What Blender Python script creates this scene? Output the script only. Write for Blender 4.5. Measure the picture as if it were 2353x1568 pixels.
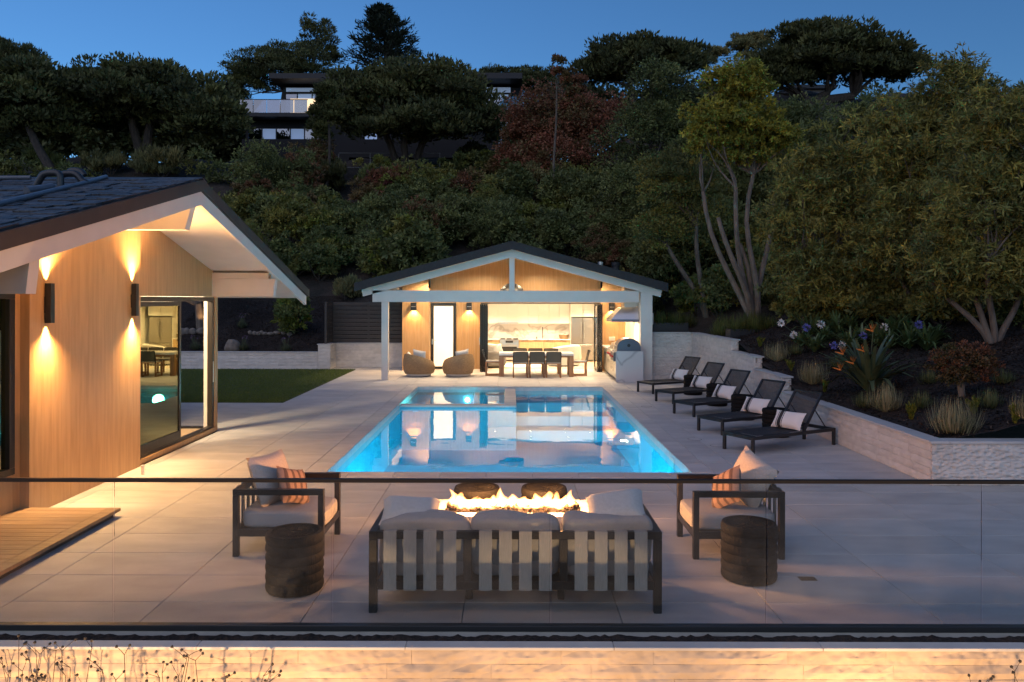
import bpy, math, random
import numpy as np
from mathutils import Vector, Matrix, noise as mnoise
random.seed(7); RNG = np.random.default_rng(7)
for o in list(bpy.data.objects): bpy.data.objects.remove(o)
SC = bpy.context.scene
COL = SC.collection
R = math.radians

# ------------------------------------------------------------------ camera
FPX, VX, VY, CH = 1830.0, 1173.0, 688.0, 2.55     # focal length and vanishing point in photograph pixels (2353 wide)
cd = bpy.data.cameras.new('camera'); cam = bpy.data.objects.new('camera', cd); COL.objects.link(cam)
cam.location = (0, 0, CH); cam.rotation_euler = (R(90), R(-0.13), 0)
cd.sensor_width = 36; cd.lens = 36 * FPX / 2353
cd.shift_x = (1176.5 - VX) / 2353; cd.shift_y = -(784 - VY) / 2353
cd.clip_start = .05; cd.clip_end = 6000
SC.camera = cam
# ------------------------------------------------------------------ dusk sky and last light
w = bpy.data.worlds.new('World'); SC.world = w; w.use_nodes = True
nt = w.node_tree; nt.nodes.clear()
sky = nt.nodes.new('ShaderNodeTexSky'); sky.sky_type = 'NISHITA'; sky.sun_disc = False
SUN_EL, SUN_AZ = 11.0, 140.0
sky.sun_elevation = R(SUN_EL); sky.sun_rotation = R(SUN_AZ)
sky.air_density = 1.0; sky.dust_density = 0.3; sky.ozone_density = 6.0; sky.altitude = 100
bg = nt.nodes.new('ShaderNodeBackground'); bg.inputs['Strength'].default_value = 0.09
wo = nt.nodes.new('ShaderNodeOutputWorld')
nt.links.new(sky.outputs[0], bg.inputs[0]); nt.links.new(bg.outputs[0], wo.inputs[0])
sl = bpy.data.lights.new('sun', 'SUN'); sl.energy = 0.60; sl.angle = R(80); sl.color = (.95, .84, .92)
so = bpy.data.objects.new('sun', sl); COL.objects.link(so); so.location = (-20, -40, 30)
so.rotation_euler = (R(54), 0, R(-38))
SC.view_settings.view_transform = 'Standard'; SC.view_settings.look = 'None'
SC.view_settings.gamma = 1; SC.view_settings.exposure = 0.7
WARM = (1.0, .56, .22); CREAM = (1.0, .74, .46)

# ------------------------------------------------------------------ helpers
def P(px, py, D): return ((px - VX) / FPX * D, D, CH - (py - VY) / FPX * D)
def G(px, py, z=0.0):
    D = FPX * (CH - z) / (py - VY); return ((px - VX) / FPX * D, D, z)

def tag(o, label=None, cat=None, group=None, kind=None):
    if label: o['label'] = label
    if cat: o['category'] = cat
    if group: o['group'] = group
    if kind: o['kind'] = kind
    return o
def thing(name, loc, label, cat, rz=0, group=None):
    o = bpy.data.objects.new(name, None); COL.objects.link(o); o.empty_display_size = .1
    o.location = loc; o.rotation_euler = (0, 0, rz)
    return tag(o, label, cat, group)
def link(name, me, parent=None, loc=None, rot=None, scale=None):
    o = bpy.data.objects.new(name, me); COL.objects.link(o)
    if parent: o.parent = parent
    if loc is not None: o.location = loc
    if rot is not None: o.rotation_euler = rot
    if scale is not None: o.scale = scale
    return o
def wloc(o):
    v = Vector(o.location); p = o.parent
    while p: v = v + Vector(p.location); p = p.parent
    return v
def kids(o): return [c for c in bpy.data.objects if c.parent == o]
def copy_tree(o, parent=None, ch=None):
    if ch is None:
        ch = {}
        for c in bpy.data.objects:
            if c.parent: ch.setdefault(c.parent.name, []).append(c)
    c = o.copy(); COL.objects.link(c); c.parent = parent
    for k in ch.get(o.name, []): copy_tree(k, c, ch)
    return c

class MB:
    def __init__(s): s.v = []; s.f = []
    def add(s, vs, fs):
        o = len(s.v); s.v += [tuple(v) for v in vs]; s.f += [tuple(i + o for i in f) for f in fs]; return s
    def box(s, x0, x1, y0, y1, z0, z1, b=0.0):
        if x0 > x1: x0, x1 = x1, x0
        if y0 > y1: y0, y1 = y1, y0
        if z0 > z1: z0, z1 = z1, z0
        b = min(b, .45 * min(x1 - x0, y1 - y0, z1 - z0))
        if b <= 0:
            vs = [(x, y, z) for x in (x0, x1) for y in (y0, y1) for z in (z0, z1)]
            return s.add(vs, [(0, 1, 3, 2), (4, 6, 7, 5), (0, 4, 5, 1), (2, 3, 7, 6), (0, 2, 6, 4), (1, 5, 7, 3)])
        vs = []; idx = {}
        for ix, X in ((0, (x0, x0 + b)), (1, (x1, x1 - b))):
            for iy, Y in ((0, (y0, y0 + b)), (1, (y1, y1 - b))):
                for iz, Z in ((0, (z0, z0 + b)), (1, (z1, z1 - b))):
                    idx[ix, iy, iz] = len(vs)
                    vs += [(X[0], Y[1], Z[1]), (X[1], Y[0], Z[1]), (X[1], Y[1], Z[0])]
        g = lambda a, c, d, k: idx[a, c, d] + k
        fs = [(g(0,0,0,0), g(0,0,1,0), g(0,1,1,0), g(0,1,0,0)), (g(1,0,0,0), g(1,1,0,0), g(1,1,1,0), g(1,0,1,0)),
              (g(0,0,0,1), g(1,0,0,1), g(1,0,1,1), g(0,0,1,1)), (g(0,1,0,1), g(0,1,1,1), g(1,1,1,1), g(1,1,0,1)),
              (g(0,0,0,2), g(0,1,0,2), g(1,1,0,2), g(1,0,0,2)), (g(0,0,1,2), g(1,0,1,2), g(1,1,1,2), g(0,1,1,2))]
        for a in (0, 1):
            for c in (0, 1):
                fs.append((g(0,a,c,1), g(0,a,c,2), g(1,a,c,2), g(1,a,c,1)))
                fs.append((g(a,0,c,0), g(a,0,c,2), g(a,1,c,2), g(a,1,c,0)))
                fs.append((g(a,c,0,0), g(a,c,0,1), g(a,c,1,1), g(a,c,1,0)))
                for d in (0, 1): fs.append((g(a,c,d,0), g(a,c,d,1), g(a,c,d,2)))
        return s.add(vs, fs)
    def prism(s, poly, axis, a0, a1):
        # poly: 2D points in the two other axes (order x,y,z without axis), extruded a0..a1
        n = len(poly); vs = []
        for a in (a0, a1):
            for p in poly:
                q = list(p); q.insert(axis, a); vs.append(tuple(q))
        fs = [tuple(range(n)), tuple(range(2 * n - 1, n - 1, -1))] + [(i, i + n, (i + 1) % n + n, (i + 1) % n) for i in range(n)]
        return s.add(vs, fs)
    def tube(s, pts, r, n=8, cap=True):
        pts = [Vector(p) for p in pts]; m = len(pts)
        rr = r if isinstance(r, (list, tuple)) else [r] * m
        vs = []; up = None
        for i, p in enumerate(pts):
            d = (pts[min(i + 1, m - 1)] - pts[max(i - 1, 0)])
            if d.length < 1e-9: d = Vector((0, 0, 1))
            d.normalize()
            if up is None:
                up = Vector((0, 0, 1)) if abs(d.z) < .9 else Vector((1, 0, 0))
            a = d.cross(up)
            if a.length < 1e-6: a = d.cross(Vector((0, 1, 0)))
            a.normalize(); b = a.cross(d); up = b
            for k in range(n):
                t = 2 * math.pi * k / n
                vs.append(p + (a * math.cos(t) + b * math.sin(t)) * rr[i])
        fs = [(i * n + k, i * n + (k + 1) % n, (i + 1) * n + (k + 1) % n, (i + 1) * n + k) for i in range(m - 1) for k in range(n)]
        if cap: fs += [tuple(range(n - 1, -1, -1)), tuple(range((m - 1) * n, m * n))]
        return s.add(vs, fs)
    def bar(s, p, q, wd, hg):
        p, q = Vector(p), Vector(q); d = (q - p).normalized()
        u = Vector((0, 0, 1)) if abs(d.z) < .95 else Vector((1, 0, 0))
        a = d.cross(u).normalized() * wd / 2; b = a.cross(d).normalized() * hg / 2
        vs = [e + sa * a + sb * b for e in (p, q) for sa, sb in ((-1, -1), (1, -1), (1, 1), (-1, 1))]
        return s.add(vs, [(0, 3, 2, 1), (4, 5, 6, 7), (0, 1, 5, 4), (1, 2, 6, 5), (2, 3, 7, 6), (3, 0, 4, 7)])
    def lathe(s, prof, n=24, c=(0, 0, 0), cap=True):
        vs = [(c[0] + r * math.cos(2 * math.pi * k / n), c[1] + r * math.sin(2 * math.pi * k / n), c[2] + z) for r, z in prof for k in range(n)]
        m = len(prof)
        fs = [(i * n + k, i * n + (k + 1) % n, (i + 1) * n + (k + 1) % n, (i + 1) * n + k) for i in range(m - 1) for k in range(n)]
        if cap: fs += [tuple(range(n - 1, -1, -1)), tuple(range((m - 1) * n, m * n))]
        return s.add(vs, fs)
    def soft(s, w, d, h, c=(0, 0, 0), p=5, n=7, wob=.0, seed=0):
        # boxy cushion: cube grid pushed to a superellipsoid
        for ax in range(3):
            for sg in (-1, 1):
                vs = []
                for i in range(n + 1):
                    for j in range(n + 1):
                        q = [0, 0, 0]; q[ax] = sg; q[(ax + 1) % 3] = -1 + 2 * i / n; q[(ax + 2) % 3] = (-1 + 2 * j / n) * sg
                        q = [math.sin(t * math.pi / 2) if abs(t) < 1 else t for t in q]
                        L = sum(abs(t) ** p for t in q) ** (1 / p)
                        q = [t / L for t in q]
                        x, y, z = q[0] * w / 2, q[1] * d / 2, q[2] * h / 2
                        if wob: 
                            k = mnoise.noise(Vector((x * 5 + seed, y * 5, z * 5))) * wob
                            x += k * q[0]; y += k * q[1]; z += k * q[2]
                        vs.append((x + c[0], y + c[1], z + c[2]))
                fs = [(i * (n + 1) + j, (i + 1) * (n + 1) + j, (i + 1) * (n + 1) + j + 1, i * (n + 1) + j + 1) for i in range(n) for j in range(n)]
                s.add(vs, fs)
        return s
    def pillow(s, w, h, t, n=12, seed=0, wob=.012, pinch=.08):
        # knife-edge throw pillow in the XZ plane, thickness along Y
        for sg in (-1, 1):
            vs = []
            for i in range(n + 1):
                for j in range(n + 1):
                    u, v = -1 + 2 * i / n, -1 + 2 * j / n
                    x = u * w / 2 * (1 - pinch * (1 - v * v)); z = v * h / 2 * (1 - pinch * (1 - u * u))
                    y = sg * t / 2 * ((1 - u ** 4) * (1 - v ** 4)) ** .5 if abs(u) < 1 and abs(v) < 1 else 0
                    e = (1 - u ** 4) * (1 - v ** 4)
                    y += e * wob * mnoise.noise(Vector((x * 6 + seed, z * 6, sg * 2.0)))
                    if e == 0: y += .006 * math.sin(20 * (u + v) + seed)
                    vs.append((x, y, z))
            fs = [(i * (n + 1) + j, (i + 1) * (n + 1) + j, (i + 1) * (n + 1) + j + 1, i * (n + 1) + j + 1) for i in range(n) for j in range(n)]
            if sg > 0: fs = [f[::-1] for f in fs]
            s.add(vs, fs)
        return s
    def xf(s, M):
        s.v = [tuple(M @ Vector(v)) for v in s.v]; return s
    def mesh(s, name, mat, smooth=False):
        me = bpy.data.meshes.new(name); me.from_pydata(s.v, [], s.f)
        if mat: me.materials.append(mat)
        if smooth:
            me.polygons.foreach_set('use_smooth', [True] * len(me.polygons))
            try: me.set_sharp_from_angle(angle=R(40))
            except Exception: pass
        me.update(); return me
    def build(s, name, mat, parent=None, W=False, smooth=False):
        """W: the vertices are in world coordinates"""
        if parent is not None:
            if W:
                o = wloc(parent); s.v = [(a - o.x, b - o.y, c - o.z) for a, b, c in s.v]
            return link(name, s.mesh(name, mat, smooth), parent)
        xs, ys, zs = zip(*s.v); o = ((min(xs) + max(xs)) / 2, (min(ys) + max(ys)) / 2, min(zs))
        s.v = [(a - o[0], b - o[1], c - o[2]) for a, b, c in s.v]
        return link(name, s.mesh(name, mat, smooth), None, o)

def lamp(name, typ, loc, power, color, parent=None, aim=None, size=.05, angle=60, blend=.5, shape=None, sy=None):
    l = bpy.data.lights.new(name, typ); l.energy = power; l.color = color
    if typ == 'SPOT': l.spot_size = R(angle); l.spot_blend = blend; l.shadow_soft_size = size
    elif typ == 'AREA':
        l.size = size
        if sy: l.shape = 'RECTANGLE'; l.size_y = sy
        elif shape: l.shape = shape
    else: l.shadow_soft_size = size
    o = bpy.data.objects.new(name, l); COL.objects.link(o)
    if aim is not None:
        o.rotation_euler = (Vector(aim) - Vector(loc)).to_track_quat('-Z', 'Y').to_euler()
    if parent: o.parent = parent; o.location = Vector(loc) - wloc(parent)
    else: o.location = loc
    return o

# ------------------------------------------------------------------ materials
MATS = {}
def mat(name, col, rough=.6, metal=0., col2=None, ns=4., nd=5., contrast=(.35, .65), bump=0., bs=40., stretch=(1, 1, 1), objvar=0., coord='Object', spec=.5, bd=.02, kind='noise', bstretch=None):
    m = bpy.data.materials.new(name); m.use_nodes = True; t = m.node_tree; N = t.nodes; L = t.links
    b = N['Principled BSDF']; b.inputs['Roughness'].default_value = rough; b.inputs['Metallic'].default_value = metal
    b.inputs['Specular IOR Level'].default_value = spec
    tc = N.new('ShaderNodeNewGeometry') if coord == 'World' else N.new('ShaderNodeTexCoord')
    out = tc.outputs['Position'] if coord == 'World' else tc.outputs[coord]
    def mapping(st):
        mp = N.new('ShaderNodeMapping'); mp.inputs['Scale'].default_value = st; L.new(out, mp.inputs[0])
        if objvar and coord != 'World':
            oi = N.new('ShaderNodeObjectInfo'); mu = N.new('ShaderNodeMath'); mu.operation = 'MULTIPLY'; mu.inputs[1].default_value = 37.0
            L.new(oi.outputs['Random'], mu.inputs[0]); cx = N.new('ShaderNodeCombineXYZ')
            for k in range(3): L.new(mu.outputs[0], cx.inputs[k])
            L.new(cx.outputs[0], mp.inputs['Location'])
        return mp.outputs[0]
    c4 = lambda c: (c[0], c[1], c[2], 1)
    src = None
    if col2 is not None:
        nz = N.new('ShaderNodeTexNoise'); nz.inputs['Scale'].default_value = ns; nz.inputs['Detail'].default_value = nd
        L.new(mapping(stretch), nz.inputs['Vector'])
        rp = N.new('ShaderNodeValToRGB'); rp.color_ramp.elements[0].position = contrast[0]; rp.color_ramp.elements[1].position = contrast[1]
        rp.color_ramp.elements[0].color = c4(col); rp.color_ramp.elements[1].color = c4(col2)
        L.new(nz.outputs['Fac'], rp.inputs[0]); src = rp.outputs[0]
    if objvar:
        oi = N.new('ShaderNodeObjectInfo'); mr = N.new('ShaderNodeMapRange')
        mr.inputs['To Min'].default_value = 1 - objvar; mr.inputs['To Max'].default_value = 1 + objvar
        L.new(oi.outputs['Random'], mr.inputs['Value'])
        vm = N.new('ShaderNodeVectorMath'); vm.operation = 'SCALE'
        if src: L.new(src, vm.inputs[0])
        else: vm.inputs[0].default_value = col
        L.new(mr.outputs[0], vm.inputs['Scale']); src = vm.outputs[0]
    if src: L.new(src, b.inputs['Base Color'])
    else: b.inputs['Base Color'].default_value = c4(col)
    if bump:
        if kind == 'voronoi':
            nz = N.new('ShaderNodeTexVoronoi'); nz.feature = 'SMOOTH_F1'; nz.inputs['Scale'].default_value = bs; ho = nz.outputs['Distance']
        elif kind == 'wave':
            nz = N.new('ShaderNodeTexWave'); nz.inputs['Scale'].default_value = bs; nz.inputs['Distortion'].default_value = .6; ho = nz.outputs['Fac']
        else:
            nz = N.new('ShaderNodeTexNoise'); nz.inputs['Scale'].default_value = bs; nz.inputs['Detail'].default_value = 4; ho = nz.outputs['Fac']
        L.new(mapping(bstretch or stretch), nz.inputs['Vector'])
        bp = N.new('ShaderNodeBump'); bp.inputs['Strength'].default_value = bump; bp.inputs['Distance'].default_value = bd
        L.new(ho, bp.inputs['Height']); L.new(bp.outputs[0], b.inputs['Normal'])
    MATS[name] = m; return m
def emi(name, col, st):
    m = bpy.data.materials.new(name); m.use_nodes = True; b = m.node_tree.nodes['Principled BSDF']
    b.inputs['Base Color'].default_value = (*col, 1); b.inputs['Emission Color'].default_value = (*col, 1); b.inputs['Emission Strength'].default_value = st
    MATS[name] = m; return m
def glass(name, tint=(1, 1, 1), ior=1.45, rough=0., bump=0., bs=3., bd=.01, haze=0., gt=(1, 1, 1)):
    m = bpy.data.materials.new(name); m.use_nodes = True; t = m.node_tree; N = t.nodes; L = t.links; N.clear()
    o = N.new('ShaderNodeOutputMaterial'); mx = N.new('ShaderNodeMixShader'); fr = N.new('ShaderNodeFresnel'); fr.inputs['IOR'].default_value = ior
    tr = N.new('ShaderNodeBsdfTransparent'); tr.inputs[0].default_value = (*tint, 1)
    gl = N.new('ShaderNodeBsdfGlossy'); gl.inputs['Roughness'].default_value = rough; gl.inputs[0].default_value = (*gt, 1)
    if bump:
        tc = N.new('ShaderNodeNewGeometry'); nz = N.new('ShaderNodeTexNoise'); nz.inputs['Scale'].default_value = bs; nz.inputs['Detail'].default_value = 1.5
        mp = N.new('ShaderNodeMapping'); mp.inputs['Scale'].default_value = (1, 1, 1); L.new(tc.outputs['Position'], mp.inputs[0]); L.new(mp.outputs[0], nz.inputs['Vector'])
        bp = N.new('ShaderNodeBump'); bp.inputs['Strength'].default_value = bump; bp.inputs['Distance'].default_value = bd
        L.new(nz.outputs['Fac'], bp.inputs['Height']); L.new(bp.outputs[0], gl.inputs['Normal']); L.new(bp.outputs[0], fr.inputs['Normal'])
    L.new(fr.outputs[0], mx.inputs[0]); L.new(tr.outputs[0], mx.inputs[1]); L.new(gl.outputs[0], mx.inputs[2])
    if haze:
        df = N.new('ShaderNodeBsdfDiffuse'); df.inputs[0].default_value = (.7, .7, .7, 1); m2 = N.new('ShaderNodeMixShader')
        tc = N.new('ShaderNodeNewGeometry'); nz = N.new('ShaderNodeTexNoise'); nz.inputs['Scale'].default_value = 2.5; nz.inputs['Detail'].default_value = 6
        L.new(tc.outputs['Position'], nz.inputs['Vector']); mr = N.new('ShaderNodeMapRange'); mr.inputs['From Min'].default_value = .4; mr.inputs['From Max'].default_value = .8
        mr.inputs['To Min'].default_value = haze * .3; mr.inputs['To Max'].default_value = haze * 2; L.new(nz.outputs['Fac'], mr.inputs[0])
        L.new(mr.outputs[0], m2.inputs[0]); L.new(mx.outputs[0], m2.inputs[1]); L.new(df.outputs[0], m2.inputs[2]); L.new(m2.outputs[0], o.inputs[0])
    else: L.new(mx.outputs[0], o.inputs[0])
    MATS[name] = m; return m

TILE = mat('limestone_tile', (.49, .465, .44), .62, col2=(.37, .355, .34), ns=1.7, nd=10, contrast=(.3, .72), stretch=(1, 2.0, 1), objvar=.055, bump=.08, bs=60, bd=.004)
GROUT = mat('grout', (.24, .225, .21), .9, col2=(.18, .17, .16))
STONE = mat('split_stone', (.58, .545, .50), .8, col2=(.50, .47, .43), ns=5, objvar=.07, bump=.55, bs=9, bd=.03, coord='World', stretch=(1, 1, 1.6))
STONE_R = mat('chiselled_stone', (.54, .51, .47), .8, col2=(.47, .44, .40), ns=6, objvar=.07, bump=.75, bs=14, bd=.045, coord='World', kind='voronoi', stretch=(1, 1, 1.9))
CAP = mat('cap_stone', (.46, .45, .43), .6, col2=(.40, .39, .38), objvar=.05, bump=.1, bs=40, bd=.005)
WHITE = mat('white_paint', (.60, .55, .49), .5, col2=(.56, .515, .46), ns=3)
WOOD = mat('oak_siding', (.45, .265, .115), .5, col2=(.37, .21, .085), ns=3.2, nd=8, contrast=(.38, .68), stretch=(5, 5, .5), objvar=.022, bump=.06, bs=18, bstretch=(8, 8, .4), bd=.006)
DECKW = mat('deck_board', (.32, .20, .10), .55, col2=(.22, .13, .065), ns=4, nd=6, stretch=(.5, 7, 5), objvar=.12, bump=.08, bs=14, bd=.006)
TEAK = mat('teak', (.36, .19, .085), .5, col2=(.27, .13, .055), ns=5, stretch=(6, 6, .7), objvar=.08)
FASC = mat('brown_fascia', (.052, .036, .028), .7, col2=(.04, .028, .022))
SHING = mat('slate_shingle', (.016, .016, .018), .55, col2=(.075, .072, .072), ns=7, objvar=.45, bump=.4, bs=50, bd=.01)
BLACKR = mat('black_roof', (.012, .012, .014), .75, col2=(.022, .021, .022), ns=12, bump=.3, bs=60)
BRONZE = mat('bronze_metal', (.022, .018, .016), .38, metal=.4)
BLACK = mat('black_metal', (.012, .012, .013), .45)
SLING = mat('black_sling', (.016, .016, .018), .75, bump=.3, bs=300)
LINEN = mat('grey_linen', (.34, .325, .315), .9, col2=(.29, .28, .27), ns=60, stretch=(1, 1, 3), bump=.25, bs=160, bd=.003)
STRAP = mat('grey_strap', (.36, .345, .32), .85, col2=(.26, .25, .235), ns=90, stretch=(6, 6, .15), bump=.2, bs=120, bd=.003, bstretch=(6, 6, .3))
WPILL = mat('white_pillow_cloth', (.56, .535, .50), .9, col2=(.50, .475, .44), ns=50, bump=.2, bs=120, bd=.003)
BEIGE = mat('sand_linen', (.46, .40, .34), .9, col2=(.40, .345, .29), ns=60, bump=.25, bs=150, bd=.003)
ROPE = mat('dark_rope', (.005, .0047, .0044), .75, col2=(.011, .0098, .009), ns=40, stretch=(1, 1, 6), bump=.8, bs=70, bd=.012, bstretch=(1, 1, .05), spec=.12)
WICKER = mat('tan_wicker', (.32, .20, .10), .65, col2=(.20, .12, .055), ns=38, stretch=(.4, .4, 2.4), bump=.8, bs=45, bd=.015)
STEEL = mat('stainless', (.55, .54, .52), .28, metal=1., col2=(.48, .47, .45), ns=20, stretch=(8, 8, .2))
OVEN = mat('grey_enamel', (.09, .095, .11), .4, col2=(.075, .08, .095))
CAB = mat('oak_cabinet', (.46, .31, .17), .5, col2=(.40, .26, .13), ns=4, stretch=(5, 5, .5), objvar=.04)
WALLP = mat('white_wall', (.74, .72, .68), .7)
LAWN = mat('lawn_base', (.055, .075, .014), .95, col2=(.03, .045, .009), ns=30, bump=.6, bs=120, bd=.02)
MULCH = mat('bark_mulch', (.034, .021, .014), .95, col2=(.006, .0045, .004), ns=14, nd=8, bump=1., bs=22, bd=.08, coord='World')
SOIL = mat('hill_soil', (.050, .036, .026), .97, col2=(.015, .014, .009), ns=.9, nd=10, bump=.8, bs=6, bd=.15, coord='World')
BARK = mat('bark', (.065, .05, .04), .9, col2=(.03, .024, .02), ns=9, stretch=(1, 1, .3), bump=.8, bs=14, bd=.03)
BARKP = mat('pale_bark', (.15, .12, .09), .85, col2=(.075, .058, .044), ns=7, stretch=(1, 1, .4), bump=.5, bs=18, bd=.02)
BARKT = mat('tan_bark', (.20, .158, .118), .85, col2=(.11, .085, .064), ns=7, stretch=(1, 1, .4), bump=.5, bs=18, bd=.02)
ROCK = mat('field_rock', (.20, .17, .14), .9, col2=(.11, .095, .08), ns=6, bump=.7, bs=9, bd=.05)
LAVA = mat('lava_rock', (.05, .03, .022), .9, col2=(.025, .016, .012), ns=20, objvar=.3, bump=.6, bs=40)
CONC = mat('fire_table_concrete', (.60, .57, .54), .55, col2=(.54, .51, .48), ns=5)
PANE = glass('window_glass', (.93, .96, .94), 1.5)
RAILG = glass('railing_glass', (.955, .975, .965), 1.38, haze=.018)
DOORG = glass('low_e_glass', (.66, .70, .48), 3.6, gt=(1, .97, .55))
HILLG = glass('hill_house_glass', (.25, .30, .36), 2.7)
WATER = glass('pool_water', (.20, .80, 1.), 1.33, bump=.10, bs=1.6, bd=.03)
PLAST = mat('pool_plaster', (.27, .67, .80), .7, col2=(.24, .63, .76), ns=3)
POOLT = mat('pool_waterline_tile', (.50, .50, .49), .4, col2=(.42, .42, .42), ns=9)
def marble(name, base, vein, sc=1.6, vw=.05):
    m = bpy.data.materials.new(name); m.use_nodes = True; t = m.node_tree; N = t.nodes; L = t.links; b = N['Principled BSDF']; b.inputs['Roughness'].default_value = .25
    g = N.new('ShaderNodeNewGeometry'); n1 = N.new('ShaderNodeTexNoise'); n1.inputs['Scale'].default_value = sc; n1.inputs['Detail'].default_value = 3; n1.inputs['Distortion'].default_value = .7
    L.new(g.outputs['Position'], n1.inputs['Vector'])
    a = N.new('ShaderNodeMath'); a.operation = 'SUBTRACT'; a.inputs[1].default_value = .5; L.new(n1.outputs['Fac'], a.inputs[0])
    ab = N.new('ShaderNodeMath'); ab.operation = 'ABSOLUTE'; L.new(a.outputs[0], ab.inputs[0])
    rp = N.new('ShaderNodeValToRGB'); rp.color_ramp.elements[0].position = 0; rp.color_ramp.elements[0].color = (*vein, 1)
    rp.color_ramp.elements[1].position = vw; rp.color_ramp.elements[1].color = (*base, 1)
    L.new(ab.outputs[0], rp.inputs[0]); L.new(rp.outputs[0], b.inputs['Base Color']); MATS[name] = m; return m
MARBLE = marble('white_marble', (.66, .64, .61), (.45, .42, .39), .8, .03)
MARBLE2 = marble('grey_vein_marble', (.50, .49, .485), (.33, .325, .325), 1.2, .045)
def stripes(name, base, dark, bands):
    m = bpy.data.materials.new(name); m.use_nodes = True; t = m.node_tree; N = t.nodes; L = t.links; b = N['Principled BSDF']; b.inputs['Roughness'].default_value = .9
    g = N.new('ShaderNodeTexCoord'); sp = N.new('ShaderNodeSeparateXYZ'); L.new(g.outputs['Generated'], sp.inputs[0])
    rp = N.new('ShaderNodeValToRGB'); cr = rp.color_ramp; cr.interpolation = 'CONSTANT'; cr.elements[0].color = (*base, 1); cr.elements[0].position = 0
    cr.elements.remove(cr.elements[1])
    for a, c in bands:
        e = cr.elements.new(a); e.color = (*dark, 1); e = cr.elements.new(c); e.color = (*base, 1)
    L.new(sp.outputs[0], rp.inputs[0]); L.new(rp.outputs[0], b.inputs['Base Color'])
    nz = N.new('ShaderNodeTexNoise'); nz.inputs['Scale'].default_value = 90; L.new(g.outputs['Object'], nz.inputs['Vector'])
    bp = N.new('ShaderNodeBump'); bp.inputs['Strength'].default_value = .25; bp.inputs['Distance'].default_value = .003; L.new(nz.outputs[0], bp.inputs['Height']); L.new(bp.outputs[0], b.inputs['Normal'])
    return m
STRIPE = stripes('black_striped_cloth', (.60, .57, .55), (.018, .017, .02), [(.20, .225), (.245, .36), (.38, .405)])
STRIPE2 = stripes('brown_striped_cloth', (.27, .17, .125), (.10, .06, .048), [(.1, .19), (.33, .42), (.56, .65), (.79, .88)])

# ================================================================== SETTING
def struct(name, mb, m, smooth=False):
    o = mb.build(name, m, None, smooth=smooth); o['kind'] = 'structure'; return o
struct('ground', MB().box(-1500, 1500, -900, 2500, -2.2, -1.6), SOIL)
PX0, PX1, PY0, PY1 = -2.70, 2.68, 11.75, 23.2
WZ = -.12
# --- patio: grout bed with every tile on it
pat = MB()
CW = .33
QX0, QX1, QY0, QY1 = PX0 - CW, PX1 + CW, PY0 - CW, PY1 + CW
for x0, x1, y0, y1 in ((-5.62, 9, 6.2, 10.95), (-5.62, 5.84, 10.95, PY0 - .02), (-5.62, PX0 - .02, PY0 - .02, 15.42), (-10, PX0 - .02, 15.42, 19.5), (-5.57, PX0 - .02, 19.5, PY1 + .02),
                       (PX1 + .02, 5.84, PY0 - .02, PY1 + .02), (-5.57, 5.84, PY1 + .02, 24.45), (-6.5, -3.6, 28.62, 29.66), (-5.57, -3.6, 24.45, 28.62), (4.0, 5.84, 24.45, 25.45)):
    pat.box(x0, x1, y0, y1, -.30, -.022)
pat.v = [(a, b, c) for a, b, c in pat.v]
patio = pat.build('patio', GROUT); patio['kind'] = 'structure'
pflo = MB().box(-3.6, 4.12, 24.45, 29.06, -.30, -.022).build('porch_floor', GROUT); pflo['kind'] = 'structure'
REG = [(-5.62, 9, 6.2, 10.95), (-5.62, 5.84, 10.95, 15.42), (-10, 5.84, 15.42, 19.5), (-5.57, 5.84, 19.5, 24.45), (-6.5, -3.6, 28.62, 29.66), (-5.57, -3.6, 24.45, 28.62), (4.12, 5.84, 24.45, 25.45)]
def sub(r, h):
    x0, x1, y0, y1 = r; a0, a1, b0, b1 = h
    if x1 <= a0 or x0 >= a1 or y1 <= b0 or y0 >= b1: return [r]
    out = []
    if x0 < a0: out.append((x0, a0, y0, y1)); x0 = a0
    if x1 > a1: out.append((a1, x1, y0, y1)); x1 = a1
    if y0 < b0: out.append((x0, x1, y0, b0)); y0 = b0
    if y1 > b1: out.append((x0, x1, b1, y1))
    return out
GAP = .003
TMESH = {}
def tile(parent, x0, x1, y0, y1, z=0., name='tile'):
    if x1 - x0 < .03 or y1 - y0 < .03: return
    k = (round(x1 - x0, 3), round(y1 - y0, 3), z)
    if k not in TMESH:
        wx, wy = x1 - x0 - 2 * GAP, y1 - y0 - 2 * GAP
        TMESH[k] = MB().box(-wx / 2, wx / 2, -wy / 2, wy / 2, -.02, 0, .003).mesh('tile', TILE)
    o = link(name, TMESH[k], parent); o.location = Vector(((x0 + x1) / 2, (y0 + y1) / 2, z)) - wloc(parent)
TX, TY = 1.27, .645
for i in range(-7, 9):
    for j in range(-1, 37):
        c = (-.38 + TX * i, -.38 + TX * (i + 1), 6.70 + TY * j, 6.70 + TY * (j + 1))
        for g in REG:
            r = (max(c[0], g[0]), min(c[1], g[1]), max(c[2], g[2]), min(c[3], g[3]))
            if r[1] <= r[0] or r[3] <= r[2]: continue
            for q in sub(r, (QX0, QX1, QY0, QY1)): tile(patio, *q)
        g = (-3.6, 4.12, 24.45, 29.06)
        r = (max(c[0], g[0]), min(c[1], g[1]), max(c[2], g[2]), min(c[3], g[3]))
        if r[1] > r[0] and r[3] > r[2]: tile(pflo, *r)
n = 8
for i in range(n + 1):     # coping
    L = (QX1 - QX0) / (n + 1); tile(patio, QX0 + L * i, QX0 + L * (i + 1), QY0, PY0, name='coping'); tile(patio, QX0 + L * i, QX0 + L * (i + 1), PY1, QY1, name='coping')
n = 18
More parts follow.
